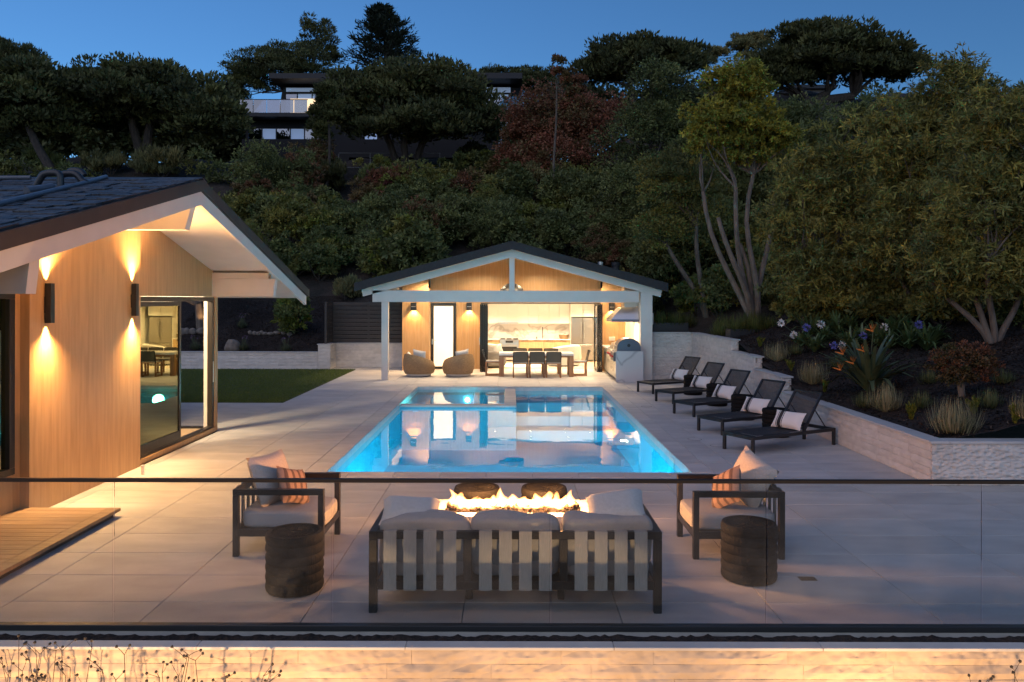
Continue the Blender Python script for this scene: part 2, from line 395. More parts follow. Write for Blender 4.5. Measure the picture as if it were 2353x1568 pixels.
for i in range(n):
    L = (PY1 - PY0) / n; tile(patio, QX0, PX0, PY0 + L * i, PY0 + L * (i + 1), name='coping'); tile(patio, PX1, QX1, PY0 + L * i, PY0 + L * (i + 1), name='coping')
# --- swimming pool
PF = -1.15
pool = MB()
pool.box(PX0 - .019, PX1 + .019, PY0 - .019, PY1 + .019, PF - .2, PF)
pool.box(PX0 - .018, PX0, PY0 - .018, PY1 + .018, PF, -.24); pool.box(PX1, PX1 + .018, PY0 - .018, PY1 + .018, PF, -.24)
pool.box(PX0, PX1, PY0 - .018, PY0, PF, -.24); pool.box(PX0, PX1, PY1, PY1 + .018, PF, -.24)
plo = struct('swimming_pool', pool, PLAST)
b = MB(); b.box(PX0 - .018, PX0, PY0 - .018, PY1 + .018, -.24, -.021); b.box(PX1, PX1 + .018, PY0 - .018, PY1 + .018, -.24, -.021)
b.box(PX0, PX1, PY0 - .018, PY0, -.24, -.021); b.box(PX0, PX1, PY1, PY1 + .018, -.24, -.021)
b.build('waterline_tile', POOLT, plo, W=True)
for y0, z in ((22.3, -.34), (21.5, -.60), (20.7, -.86)):
    MB().box(.16, PX1 - .001, y0, PY1 - .001 - (22.3 - y0) * .001, PF + .001, z, .02).build('pool_step', PLAST, plo, W=True)
sk = MB().box(PX1 - .012, PX1 - .002, 13.0, 13.35, -.22, -.07); sk.build('skimmer', WHITE, plo, W=True)
MB().box(PX0, PX1, PY0, PY1, WZ - .001, WZ).build('x', WATER) if False else None
wq = MB(); wq.add([(PX0, PY0, WZ), (PX1, PY0, WZ), (PX1, 19.5, WZ), (PX0, 19.5, WZ)], [(0, 1, 2, 3)]); wq.add([(.15, 19.5, WZ), (PX1, 19.5, WZ), (PX1, PY1, WZ), (.15, PY1, WZ)], [(0, 1, 2, 3)])
struct('pool_water', wq, WATER)
# spa in the far corner
spa = thing('spa', (-1.27, 21.4, WZ), 'square stone-rimmed hot tub in the far corner of the pool with glowing turquoise water', 'hot tub')
SZ = -.055
b = MB(); b.box(-2.699, .15, 19.5, 19.82, SZ - .04, SZ, .006); b.build('rim', TILE, spa, W=True)
b = MB(); b.box(-.15, .15, 19.823, 23.199, SZ - .04, SZ, .006); b.build('rim', TILE, spa, W=True)
b = MB(); b.box(-2.699, .148, 19.502, 19.80, PF, SZ - .041); b.box(-.148, .148, 19.80, 23.19, PF, SZ - .041); b.build('spa_wall', mat('dark_blue_spa_wall', (.07, .26, .36), .4, col2=(.05, .22, .32), ns=12), spa, W=True)  # plaster blue darkened for deep-water dimness where the pool lamps hit
b = MB(); b.box(-2.69, -.15, 19.81, 23.19, -.9, -.85); b.box(-2.69, -2.2, 19.81, 23.19, -.85, -.5, .02); b.box(-2.2, -.152, 22.75, 23.19, -.85, -.501, .02); b.box(-.6, -.151, 19.81, 22.75, -.85, -.502, .02); b.build('spa_bench', PLAST, spa, W=True)
wq = MB(); wq.add([(-2.70, 19.82, SZ - .03), (-.15, 19.82, SZ - .03), (-.15, 23.2, SZ - .03), (-2.70, 23.2, SZ - .03)], [(0, 1, 2, 3)]); struct('spa_water', wq, WATER)
LENS = emi('pool_light_lens', (.75, 1., 1.), 14)
def pool_light(loc, aim, power, col, nrm, angle=118, r=.08, parent=plo):
    d = Vector(nrm); M = Matrix.Translation(loc) @ d.to_track_quat('Z', 'Y').to_matrix().to_4x4()
    o = MB().lathe([(r, 0), (r, .015), (r * .7, .03), (.004, .034)], 16).xf(M).build('pool_light', LENS, parent, W=True)
    lamp('pool_lamp', 'SPOT', Vector(loc) + d * .16, power, col, o, Vector(loc) + Vector(aim), .15, angle, .7)
BLUE = (.25, .95, 1.0)
for x in (-1.9, -.65, .65, 1.9): pool_light((x, PY0 + .002, -.70), (0, 1, -.45), 350, BLUE, (0, 1, 0))
pool_light((-1.25, 23.185, -.38), (0, -1, -.2), 190, (.35, 1.0, .80), (0, -1, 0), parent=spa)

# --- terrain
def sstep(a, b, x): t = np.clip((x - a) / (b - a), 0, 1); return t * t * (3 - 2 * t)
def TH(x, y):
    x = np.asarray(x, float); y = np.asarray(y, float)
    zl = .56 + .385 * (np.clip(y, 29.2, 62) - 29.2) + .10 * np.clip(y - 62, 0, 35) - .25 * np.clip(y - 97, 0, 200)
    bb = np.interp(y, [10.9, 16.5, 17.5, 19.5, 21.2, 25.4], [.53, .60, .86, 1.15, 1.42, 1.45])
    zr = bb + .28 * np.clip(x - 6, 0, 14) + .37 * (np.clip(y, 26, 60) - 26) + .10 * np.clip(y - 60, 0, 35) - .25 * np.clip(y - 97, 0, 200)
    wgt = np.where(y < 27.5, 1., sstep(4.6, 10, x))
    z = zl * (1 - wgt) + zr * wgt
    z = z + .12 * np.sin(x * .7 + .3 * y) * np.cos(y * .5 - .2 * x) * np.clip((y - 27) / 6, .25, 4) * (y > 20)
    return z + .03 * np.sin(3.1 * x + 1.3 * y)
gx = np.unique(np.round(np.concatenate([np.arange(-75, -14, 1.5), np.arange(-14, 16, .4), np.arange(16, 80, 1.5), [-6.62, -4.62, 4.5, 4.62, 5.95]]), 3))
gy = np.unique(np.round(np.concatenate([np.arange(11.15, 45, .4), np.arange(45, 120, 1.0), np.arange(120, 260, 10), [25.62, 28.98, 29.76, 34.25]]), 3))
GXX, GYY = np.meshgrid(gx, gy); ZZ = TH(GXX, GYY)
vid = -np.ones(GXX.shape, int); vs = []; fs = []
def ok(x, y):
    if -4.62 < x < 4.62 and y < 34.25: return False
    if y > 29.76: return True
    if x < -6.62 and y > 28.98: return True
    if x > 5.95: return True
    return x > 4.5 and y > 25.62
for j in range(len(gy) - 1):
    for i in range(len(gx) - 1):
        if ok((gx[i] + gx[i + 1]) / 2, (gy[j] + gy[j + 1]) / 2):
            q = []
            for a, c in ((j, i), (j, i + 1), (j + 1, i + 1), (j + 1, i)):
                if vid[a, c] < 0:
                    vid[a, c] = len(vs); vs.append((gx[c], gy[a], ZZ[a, c] + random.uniform(-.015, .015)))
                q.append(vid[a, c])
            fs.append(tuple(q))
hill = MB().add(vs, fs); ho = hill.build('hillside', SOIL, smooth=True); ho['kind'] = 'structure'
ho.data.materials.append(MULCH)
mi = [1 if (p.center.x + ho.location.x > 5.9 and p.center.y + ho.location.y < 25) or (p.center.x + ho.location.x < -3 and p.center.y + ho.location.y < 34) else 0 for p in ho.data.polygons]
ho.data.polygons.foreach_set('material_index', mi)
# --- lawn
lw = struct('lawn', MB().box(-16, -5.57, 19.5, 28.72, -.3, .012, .01), LAWN)

def leafmesh(name, pos, dirs, side, Ln, Wd, cols, mat, parent=None, W=True, bend=.15, tri=False):
    """one mesh of many small leaves (quads bent along the middle): arrays of centre, direction, side vector"""
    n = len(pos); Ln = np.broadcast_to(Ln, (n,))[:, None]; Wd = np.broadcast_to(Wd, (n,))[:, None]
    nr = np.cross(dirs, side); nr /= np.linalg.norm(nr, axis=1)[:, None] + 1e-9
    a = pos; c = pos + dirs * Ln; m = pos + dirs * Ln * .5 + nr * Ln * bend
    k = 3 if tri else 4
    V = np.empty((n, k, 3))
    if tri: V[:, 0] = a + side * Wd * .5; V[:, 1] = a - side * Wd * .5; V[:, 2] = c
    else: V[:, 0] = a; V[:, 1] = m + side * Wd * .5; V[:, 2] = c; V[:, 3] = m - side * Wd * .5
    V = V.reshape(-1, 3)
    org = wloc(parent) if parent else Vector(V.mean(0)); 
    if parent is None: org.z = V[:, 2].min()
    if W: V = V - np.array(org)
    me = bpy.data.meshes.new(name); me.vertices.add(n * k); me.vertices.foreach_set('co', V.astype(np.float32).ravel())
    me.loops.add(n * k); me.loops.foreach_set('vertex_index', np.arange(n * k, dtype=np.int32))
    me.polygons.add(n); me.polygons.foreach_set('loop_start', np.arange(0, n * k, k, dtype=np.int32))
    me.update(calc_edges=True)
    at = me.attributes.new('tint', 'FLOAT_COLOR', 'POINT')
    cc = np.ones((n, k, 4), np.float32); cc[:, :, :3] = cols[:, None, :]; at.data.foreach_set('color', cc.ravel())
    me.materials.append(mat)
    o = link(name, me, parent)
    if parent is None: o.location = org
    return o
def leafmat(name, rough=.55, trans=.25):
    m = bpy.data.materials.new(name); m.use_nodes = True; t = m.node_tree; N = t.nodes; L = t.links; b = N['Principled BSDF']; b.inputs['Roughness'].default_value = rough
    b.inputs['Specular IOR Level'].default_value = .3
    a = N.new('ShaderNodeAttribute'); a.attribute_name = 'tint'; L.new(a.outputs['Color'], b.inputs['Base Color'])
    tr = N.new('ShaderNodeBsdfTranslucent'); L.new(a.outputs['Color'], tr.inputs[0]); mx = N.new('ShaderNodeMixShader'); mx.inputs[0].default_value = trans
    L.new(b.outputs[0], mx.inputs[1]); L.new(tr.outputs[0], mx.inputs[2]); L.new(mx.outputs[0], N['Material Output'].inputs[0]); return m
LEAF = leafmat('leaf'); NEEDLE = leafmat('needle', .7, .1); GRASSM = leafmat('grass_blade', .7, .2); PETAL = leafmat('petal', .7, .3)
def unit(n): v = RNG.normal(size=(n, 3)); return v / np.linalg.norm(v, axis=1)[:, None]
# lawn blades
n = 60000
x = RNG.uniform(-12, -5.58, n); y = 19.51 + (28.70 - 19.51) * RNG.random(n) ** 1.3
d = unit(n) * .45; d[:, 2] = 1; d /= np.linalg.norm(d, axis=1)[:, None]
s = np.cross(d, unit(n)); s /= np.linalg.norm(s, axis=1)[:, None]
f = RNG.uniform(.6, 1.3, (n, 1)); go = leafmesh('grass', np.c_[x, y, np.full(n, .010)], d, s, RNG.uniform(.025, .05, n), .012, np.array([[.10, .135, .022]]) * f, GRASSM, tri=True)
tag(go, 'short dark green lawn grass beside the patio', 'grass', kind='stuff')

# ------------------------------------------------------------------ stone walls
SV = {}
def stone_variants(m, depth, rough):
    k = (m.name, depth, rough)
    if k in SV: return SV[k]
    out = []
    for q in range(8):
        nx, nz = 5, 2; mb = MB(); vs = []
        for i in range(nx + 1):
            for j in range(nz + 1):
                e = 0 if i in (0, nx) or j in (0, nz) else 1
                vs.append((i / nx, -rough * (.15 + random.random()) * (1 if e else .25), j / nz))
        fs = [(i * (nz + 1) + j, (i + 1) * (nz + 1) + j, (i + 1) * (nz + 1) + j + 1, i * (nz + 1) + j + 1) for i in range(nx) for j in range(nz)]
        mb.add(vs, fs)
        for ring in ([(i, 0) for i in range(nx + 1)], [(nx, j) for j in range(nz + 1)], [(i, nz) for i in range(nx, -1, -1)], [(0, j) for j in range(nz, -1, -1)]):
            a, c = ring[0], ring[-1]; ia, ic = a[0] * (nz + 1) + a[1], c[0] * (nz + 1) + c[1]
            mb.add([vs[ia], (vs[ia][0], depth, vs[ia][2]), (vs[ic][0], depth, vs[ic][2]), vs[ic]], [(0, 1, 2, 3)])
        out.append(mb.mesh('stone', m))
    SV[k] = out; return out
def stone_face(parent, p0, d, L, z0, z1, m=None, course=.12, lens=(.35, .9), depth=.03, rough=.014, gap=.004):
    """p0: start (x,y); d: unit direction; the wall body lies to the left of d, stones show to the right"""
    m = m or STONE; var = stone_variants(m, depth, rough); ang = math.atan2(d[1], d[0]); po = wloc(parent)
    nr = max(1, round((z1 - z0) / course)); h = (z1 - z0) / nr
    for r in range(nr):
        s = -random.uniform(0, .25)
        while s < L - .02:
            ln = random.uniform(*lens); e = min(s + ln, L)
            if L - e < .12: e = L
            a = max(s, 0)
            if e - a > .05:
                o = link('stone', random.choice(var), parent, (p0[0] + d[0] * (a + gap / 2) - po.x, p0[1] + d[1] * (a + gap / 2) - po.y, z0 + r * h + gap / 2 - po.z), (0, 0, ang), (e - a - gap, 1, h - gap))
            s = e
def cap_run(parent, x0, x1, y0, y1, z, th=.035, along='y', L=.75):
    a0, a1 = (y0, y1) if along == 'y' else (x0, x1); n = max(1, round((a1 - a0) / L)); s = (a1 - a0) / n
    for i in range(n):
        b = MB()
        if along == 'y': b.box(x0, x1, a0 + i * s + .0015, a0 + (i + 1) * s - .0015, z - th, z, .004)
        else: b.box(a0 + i * s + .0015, a0 + (i + 1) * s - .0015, y0, y1, z - th, z, .004)
        b.build('cap_slab', CAP, parent, W=True)
CORE = mat('wall_core', (.30, .28, .25), .95)
# stepped wall behind the loungers
rw = thing('retaining_wall', (5.9, 18.2, 0), 'pale split-stone retaining wall stepping down behind the sun loungers', 'wall')
XW = 5.80
b = MB()
SEG = [(20.9, 25.42, 1.51), (18.93, 20.9, 1.21), (16.98, 18.93, .92), (10.98, 16.98, .615)]
for y0, y1, zt in SEG:
    b.box(XW + .03, XW + .19, y0 + .031, y1 - .001, 0, zt - .036)
b.build('core', CORE, rw, W=True)
for k, (y0, y1, zt) in enumerate(SEG):
    stone_face(rw, (XW, y1), (0, -1), y1 - y0, .002, zt - .036, lens=(.4, 1.0), course=.125)
    if k < 3:
        z0 = SEG[k + 1][2]
        stone_face(rw, (XW + .031, y0), (1, 0), .159, z0 + .002, zt - .036, STONE_R, lens=(.15, .16), course=.15)
    cap_run(rw, XW - .035, XW + .23, y0 - (.03 if k < 3 else .031), y1 - (.031 if k else 0), zt)
fw = thing('retaining_wall', (7.4, 11.0, 0), 'low chiselled stone wall closing the near end of the planting bed', 'wall')
MB().box(XW + .05, 9.2, 10.981, 11.14, 0, .579).build('core', CORE, fw, W=True)
stone_face(fw, (XW + .0, 10.95), (1, 0), 3.4, .002, .579, STONE_R, lens=(.3, .7), course=.11, rough=.012, gap=.002)
cap_run(fw, XW + .233, 9.2, 10.915, 11.18, .6155, along='x')
MB().box(XW - .035, XW + .23, 10.915, 10.947, .58, .6154, .004).build('cap_slab', CAP, fw, W=True)
bw = thing('retaining_wall', (5.15, 25.5, 0), 'tall chiselled stone wall between the pavilion post and the stepped wall', 'wall')
MB().box(4.47, XW, 25.46, 25.6, 0, 1.474).build('core', CORE, bw, W=True)
stone_face(bw, (4.47, 25.43), (1, 0), XW - 4.47, .002, 1.474, STONE_R, lens=(.3, .7), course=.11, rough=.012, gap=.002)
cap_run(bw, 4.47, XW - .04, 25.395, 25.62, 1.51, along='x')
lwl = thing('retaining_wall', (-9.5, 28.85, 0), 'long low stone wall along the far side of the lawn', 'wall')
MB().box(-16, -6.95, 28.78, 28.97, 0, .599).build('core', CORE, lwl, W=True)
stone_face(lwl, (-12.6, 28.75), (1, 0), 5.65, .002, .599, lens=(.35, .9), course=.12)
cap_run(lwl, -16, -6.95, 28.715, 29.0, .635, along='x')
cw = thing('retaining_wall', (-5.2, 29.6, 0), 'stone wall carrying the dark slatted fence beside the pavilion', 'wall')
b = MB(); b.box(-6.945, -6.53, 28.78, 28.97, 0, .884); b.box(-6.70, -6.531, 28.972, 29.68, 0, .884); b.box(-6.53, -3.9, 29.682, 29.8, 0, .884); b.build('core', CORE, cw, W=True)
stone_face(cw, (-6.945, 28.75), (1, 0), .445, .002, .884, lens=(.44, .46), course=.125)
stone_face(cw, (-6.50, 28.781), (0, 1), .87, .002, .884, lens=(.3, .6), course=.125)
stone_face(cw, (-6.50, 29.652), (1, 0), 2.62, .002, .884, lens=(.3, .7), course=.125)
cap_run(cw, -6.98, -6.47, 28.72, 28.995, .92, along='x'); cap_run(cw, -6.73, -6.47, 28.998, 29.70, .92, along='y'); cap_run(cw, -6.468, -3.88, 29.62, 29.84, .92, along='x')
# slatted fence on it
SLAT = mat('dark_fence_board', (.030, .024, .021), .6, col2=(.045, .036, .030), ns=5, stretch=(1, 1, 8), objvar=.15)
fn = thing('slatted_fence', (-5.2, 29.7, .92), 'dark horizontal board fence standing on the stone wall left of the pavilion', 'fence')
for i in range(10):
    z0 = .935 + i * .151
    MB().box(-6.62, -3.9, 29.72, 29.745, z0, z0 + .135, .004).build('board', SLAT, fn, W=True)
    MB().box(-6.66, -6.635, 28.85, 29.745, z0, z0 + .135, .004).build('board', SLAT, fn, W=True)
for x, y in ((-6.68, 28.8), (-6.69, 29.76), (-5.3, 29.76), (-3.98, 29.76)): MB().box(x - .04, x + .04, y - .012, y + .06, .921, 2.445, .004).build('post', SLAT, fn, W=True)
# wall below the glass railing
gw = thing('garden_wall', (0, 5.98, -1.6), 'rough cream stone wall below the glass railing, lit from the garden', 'wall')
MB().box(-7, 7, 5.98, 6.03, -1.6, -.066).build('core', CORE, gw, W=True)
stone_face(gw, (-5.2, 5.95), (1, 0), 10.4, -1.16, -.066, mat('rough_stone', (.46, .37, .28), .85, col2=(.38, .30, .22), ns=4, objvar=.05, bump=.5, bs=15, bd=.04, coord='World', kind='voronoi', stretch=(1, 1, 1.3)), lens=(.6, 1.6), course=.112, rough=.022, gap=.0015)
cap_run(gw, -7, 7, 5.925, 6.035, -.04, th=.025, along='x', L=1.6)
n = 420
pts = [(-7 + 14 * i / n) for i in range(n + 1)]
vs = []; fs = []
for i, x in enumerate(pts):
    for j, y in enumerate((6.036, 6.08, 6.12, 6.16)):
        vs.append((x, y, -.064 + (.018 * random.random() ** 2 + .012 * (1 + math.sin(x * 5.3) * math.sin(x * 13.1)) * .5 + .008 * mnoise.noise(Vector((x * 9, j, 0)))) * (1 if j else .4)))
fs = [(i * 4 + j, i * 4 + 4 + j, i * 4 + 5 + j, i * 4 + 1 + j) for i in range(n) for j in range(3)]
tag(struct('soil_strip', MB().add(vs, fs), MULCH), kind='structure')
DEDGE = mat('patio_edge', (.40, .36, .31), .8, col2=(.33, .30, .26), ns=5)
struct('patio_edge', MB().box(-5.6, 9, 6.165, 6.2, -1.2, -.001), DEDGE)

# loose bark chips on the planting beds
def chips(name, x0, x1, y0, y1, n, lab):
    x = RNG.uniform(x0, x1, n); y = RNG.uniform(y0, y1, n); z = TH(x, y) + .012
    d = unit(n); d[:, 2] *= .35; d /= np.linalg.norm(d, axis=1)[:, None]; s = np.cross(d, unit(n) * .4 + [0, 0, 1]); s /= np.linalg.norm(s, axis=1)[:, None]
    c = np.array([[.040, .026, .018]]) * RNG.uniform(.15, 1.5, (n, 1)); c[RNG.random(n) < .012] = (.16, .13, .10)
    o = leafmesh(name, np.c_[x, y, z], d, s, RNG.uniform(.03, .09, n), RNG.uniform(.02, .04, n), c, GRASSM, bend=.1)
    tag(o, lab, 'mulch', kind='stuff')
chips('bark_chips', 6.03, 12, 11.2, 25, 60000, 'dark bark chips covering the bed behind the loungers')
chips('bark_chips', -13, -6.75, 29.05, 35, 30000, 'dark bark chips covering the bed beyond the lawn')

# ================================================================== HOUSE ON THE LEFT
HY, HZ, HS = 11.4, 4.25, .25
def zr(y): return HZ - HS * abs(y - HY)
house = thing('house', (-8.8, 11.4, 0), 'oak-clad house with a low gable roof and white eaves beside the patio', 'house')
def planks_yz(parent, X, y0, y1, zb, top, wd=.21, th=.02, m=None, sgn=1):
    """vertical boards on a wall facing +X at X"""
    n = max(1, round((y1 - y0) / wd)); s = (y1 - y0) / n
    for i in range(n):
        a, c = y0 + i * s + .0008, y0 + (i + 1) * s - .0008
        zb_ = zb(0) if callable(zb) else zb
        poly = [(a, zb_), (c, zb_), (c, top(c)), (a, top(a))]
        if a < HY < c: poly.insert(3, (HY, top(HY)))
        MB().prism(poly, 0, X - th, X).build('plank', m or WOOD, parent, W=True)
top = lambda y: zr(y) - .215
# wall bodies and boards
b = MB(); b.prism([(9.35, 0), (12.06, 0), (12.06, top(12.06)), (HY, top(HY)), (9.35, top(9.35))], 0, -5.80, -5.642)
b.prism([(12.06, 2.60), (15.44, 2.60), (15.44, top(15.44)), (12.06, top(12.06))], 0, -5.86, -5.722)
b.prism([(7.44, 0), (9.35, 0), (9.35, .52), (7.44, .52)], 0, -5.90, -5.752); b.prism([(7.44, 2.64), (9.35, 2.64), (9.35, top(9.35)), (7.44, top(7.44))], 0, -5.90, -5.752)
b.box(-5.90, -5.752, 9.19, 9.35, .521, 2.639)
wl = b.build('wall', WALLP, house, W=True)
planks_yz(wl, -5.62, 9.33, 12.10, .0, top)
MB().box(-5.80, -5.62, 9.31, 9.329, 0, top(9.31)).build('plank', WOOD, wl, W=True)
planks_yz(wl, -5.70, 12.101, 15.46, 2.585, top)
planks_yz(wl, -5.73, 9.175, 9.308, .0, top); planks_yz(wl, -5.73, 7.44, 9.174, 2.64, top); planks_yz(wl, -5.73, 7.44, 9.174, 0, lambda y: .52)
b = MB(); b.box(-5.86, -5.68, 15.30, 15.46, .0, 2.583, .004); b.build('corner_post', WOOD, house, W=True)
b = MB(); b.box(-13, -5.862, 7.44, 7.6, 0, 3.0); b.box(-13, -12.85, 7.6, 15.2, 0, 3.1); b.box(-13, -6.52, 15.26, 15.44, 0, 2.75); b.box(-6.52, -5.87, 15.26, 15.44, 2.56, 3.0)
b.build('wall', WALLP, house, W=True)
MB().box(-12.85, -5.72, 7.6, 15.26, -.05, .055).build('floor', mat('oak_floor', (.42, .30, .18), .5, col2=(.34, .23, .13), ns=4, stretch=(1, 8, 1)), house, W=True)
MB().box(-5.87, -5.755, 15.245, 15.43, .08, 2.555, .004).build('jamb', WHITE, house, W=True)
MB().box(-6.52, -5.872, 15.27, 15.42, .056, .085).build('track', BRONZE, house, W=True)
MB().box(-5.78, -5.66, 12.12, 15.298, 0, .075, .004).build('sill', WOOD, house, W=True)
# sliding door
sd = thing('sliding_door', (-5.74, 13.7, .08), 'bronze framed glass sliding door standing half open at the house corner', 'door')
b = MB(); b.box(-5.79, -5.69, 12.12, 15.298, 2.50, 2.58, .004); b.box(-5.79, -5.69, 12.12, 12.17, .078, 2.499); b.box(-5.79, -5.69, 15.21, 15.297, .078, 2.499, .004); b.box(-5.79, -5.69, 12.17, 15.21, .078, .115); b.build('frame', BRONZE, sd, W=True)
def sash(parent, X, y0, y1, z0, z1, st=.075, bot=.16, g=DOORG, th=.04):
    b = MB(); b.box(X - th / 2, X + th / 2, y0, y0 + st, z0, z1, .003); b.box(X - th / 2, X + th / 2, y1 - st, y1, z0, z1, .003)
    b.box(X - th / 2, X + th / 2, y0 + st, y1 - st, z1 - st, z1, .003); b.box(X - th / 2, X + th / 2, y0 + st, y1 - st, z0, z0 + bot, .003)
    o = b.build('sash', BRONZE, parent, W=True)
    MB().box(X - .004, X + .004, y0 + st - .01, y1 - st + .01, z0 + bot - .01, z1 - st + .01).build('pane', g, o, W=True); return o
sash(sd, -5.715, 12.171, 13.78, .117, 2.498); sash(sd, -5.765, 12.20, 13.80, .117, 2.498, g=PANE)
hs = MB(); hs.box(-5.69, -5.675, 15.225, 15.255, .95, 1.35, .004); hs.build('handle', STEEL, sd, W=True)
wn = thing('house_window', (-5.8, 8.4, .52), 'bronze framed house window at the left edge above the wooden deck', 'window')
b = MB(); b.box(-5.80, -5.70, 7.60, 9.172, 2.54, 2.638, .004); b.box(-5.80, -5.70, 7.60, 9.172, .522, .60, .004); b.box(-5.80, -5.70, 9.07, 9.17, .601, 2.539, .004); b.box(-5.80, -5.70, 7.60, 7.68, .601, 2.539); b.build('frame', BRONZE, wn, W=True)
MB().box(-5.76, -5.752, 7.67, 9.08, .59, 2.55).build('pane', DOORG, wn, W=True)
# roof
XR = -4.40
def roofprism(t0, t1, x0, x1, y0=5.45, y1=17.35, name='roof_deck', m=FASC, par=house):
    b = MB(); b.prism([(y0, zr(y0) - t1), (HY, HZ - t1), (y1, zr(y1) - t1), (y1, zr(y1) - t0), (HY, HZ - t0), (y0, zr(y0) - t0)], 0, x0, x1)
    # split concave polygon into two convex halves
    b = MB(); b.prism([(y0, zr(y0) - t1), (HY, HZ - t1), (HY, HZ - t0), (y0, zr(y0) - t0)], 0, x0, x1); b.prism([(HY, HZ - t1), (y1, zr(y1) - t1), (y1, zr(y1) - t0), (HY, HZ - t0)], 0, x0, x1)
    return b.build(name, m, par, W=True)
roof = roofprism(.012, .17, -14, XR - .03)
roofprism(.0, .155, XR - .029, XR, 5.42, 17.38, 'fascia', FASC, roof)
roofprism(.172, .21, -14, XR - .10, 5.5, 17.3, 'soffit', WHITE, roof)
roofprism(.158, .36, XR - .09, XR - .035, 5.5, 17.30, 'barge_board', WHITE, roof)
# tongue and groove grooves on the soffit are boards: shingles on the near slope
sq = math.hypot(1, HS); cs_, sn_ = 1 / sq, HS / sq
SHM = [MB().box(0, 1, 0, .20, .0, .024 + .008 * k, .003).mesh('shingle', SHING) for k in range(3)]
cnt = 0
ex = .145
t = 0.; row = 0
stuff = MB()
while t < 5.95 * sq:
    yy = 5.45 + t * cs_; x = -14 + random.uniform(0, .3)
    vis = -1173 / FPX * (yy + .1) - .5
    while x < XR - .05:
        wd = random.uniform(.19, .34); e = min(x + wd, XR - .032)
        z = zr(yy) - .008 + random.uniform(0, .004)
        if e > max(vis, -8.6) and yy > 6.6 and cnt < 300 and yy + .2 * cs_ < HY:
            o = link('shingle', random.choice(SHM), roof, Vector((x + .003, yy, z)) - wloc(roof), (math.atan(HS) - R(1.2), 0, 0), (e - x - .006, 1, 1)); cnt += 1
        else:
            stuff.add([(x + .003, yy, z), (e - .003, yy, z), (e - .003, yy + .19 * cs_, z + .19 * sn_ * .98), (x + .003, yy + .19 * cs_, z + .19 * sn_ * .98), (x + .003, yy, z + .016), (e - .003, yy, z + .016), (e - .003, yy + .15 * cs_, z + .16 * sn_), (x + .003, yy + .15 * cs_, z + .16 * sn_)], [(0, 1, 5, 4), (4, 5, 6, 7), (0, 4, 7, 3), (1, 2, 6, 5)])
        x = e
    t += ex; row += 1
so_ = stuff.build('shingle_field', SHING, roof, W=True); so_['kind'] = 'stuff'
for i in range(int(9.6 / .3)):
    x0 = XR - .02 - .3 * (i + 1); b = MB(); b.prism([(HY - .16, zr(HY - .16) + .012), (HY, HZ + .016), (HY, HZ + .034), (HY - .16, zr(HY - .16) + .03)], 0, x0 + .002, x0 + .31); b.prism([(HY, HZ + .016), (HY + .16, zr(HY + .16) + .012), (HY + .16, zr(HY + .16) + .03), (HY, HZ + .034)], 0, x0 + .002, x0 + .31)
    b.build('ridge_cap', SHING, roof, W=True)
# outrigger beams
def beam(yc, wd, z0, z1, x1=-4.49, x0=-5.75, cut=.12, name='beam'):
    zt = min(z1, top(yc + wd / 2), top(yc - wd / 2)) - .0
    b = MB(); b.prism([(x0, z0), (x1 - cut, z0), (x1, zt), (x0, zt)], 1, yc - wd / 2, yc + wd / 2); return b.build(name, WHITE, house, W=True)
beam(HY, .16, 3.53, 9, x1=-4.50, cut=.13); beam(15.28, .16, 2.59, 2.93, cut=.04); beam(7.52, .16, 2.59, 2.93, cut=.04)
b = MB(); b.box(-5.72, -4.62, 15.21, 15.35, 2.932, top(15.28) - .02); b.build('frieze', WHITE, house, W=True)
MB().box(-4.46, -4.40, 17.36, 17.42, 2.62, 2.76).build('gutter_end', BRONZE, roof, W=True)
# wall sconces of the house
def sconce(y, z, label):
    t = thing('wall_sconce', (-5.62, y, z), label, 'wall lamp', group=None)
    MB().box(-5.62, -5.606, y - .035, y + .035, z - .12, z + .08, .003).build('back_plate', BLACK, t, W=True)
    b = MB()   # open box housing
    for q in ((-5.606, -5.600, -.042, .042), (-5.540, -5.534, -.042, .042), (-5.600, -5.540, -.042, -.036), (-5.600, -5.540, .036, .042)):
        b.box(q[0], q[1], y + q[2], y + q[3], z - .24, z + .24)
    b.build('housing', BLACK, t, W=True)
    for s in (-1, 1):
        lamp('sconce_lamp', 'SPOT', (-5.565, y, z + s * .21), 260 if s < 0 else 230, (1, .64, .32), t, (-5.60, y, z + s * 1.2), .016, 64, 1.0)
        lamp('sconce_lamp', 'SPOT', (-5.50, y, z + s * .25), 215 if s < 0 else 210, WARM, t, (-5.15, y, z + s * 1.2), .03, 130, .9)
    MB().box(-5.595, -5.545, y - .034, y + .034, z - .02, z + .02).build('lamp_block', emi('sconce_glow', (1, .7, .35), 2) if 'sconce_glow' not in MATS else MATS['sconce_glow'], t, W=True)
sconce(9.63, 2.49, 'black up-and-down wall lamp on the oak wall nearer the wooden deck')
sconce(11.82, 2.53, 'black up-and-down wall lamp on the oak wall next to the sliding door')
# small bollard at wall foot
t = thing('path_light', (-5.33, 11.55, 0), 'tiny white path light at the foot of the oak wall', 'lamp')
MB().lathe([(.022, 0), (.022, .10), (.026, .105), (.026, .13), (.01, .135)], 12).build('post', WHITE, t)
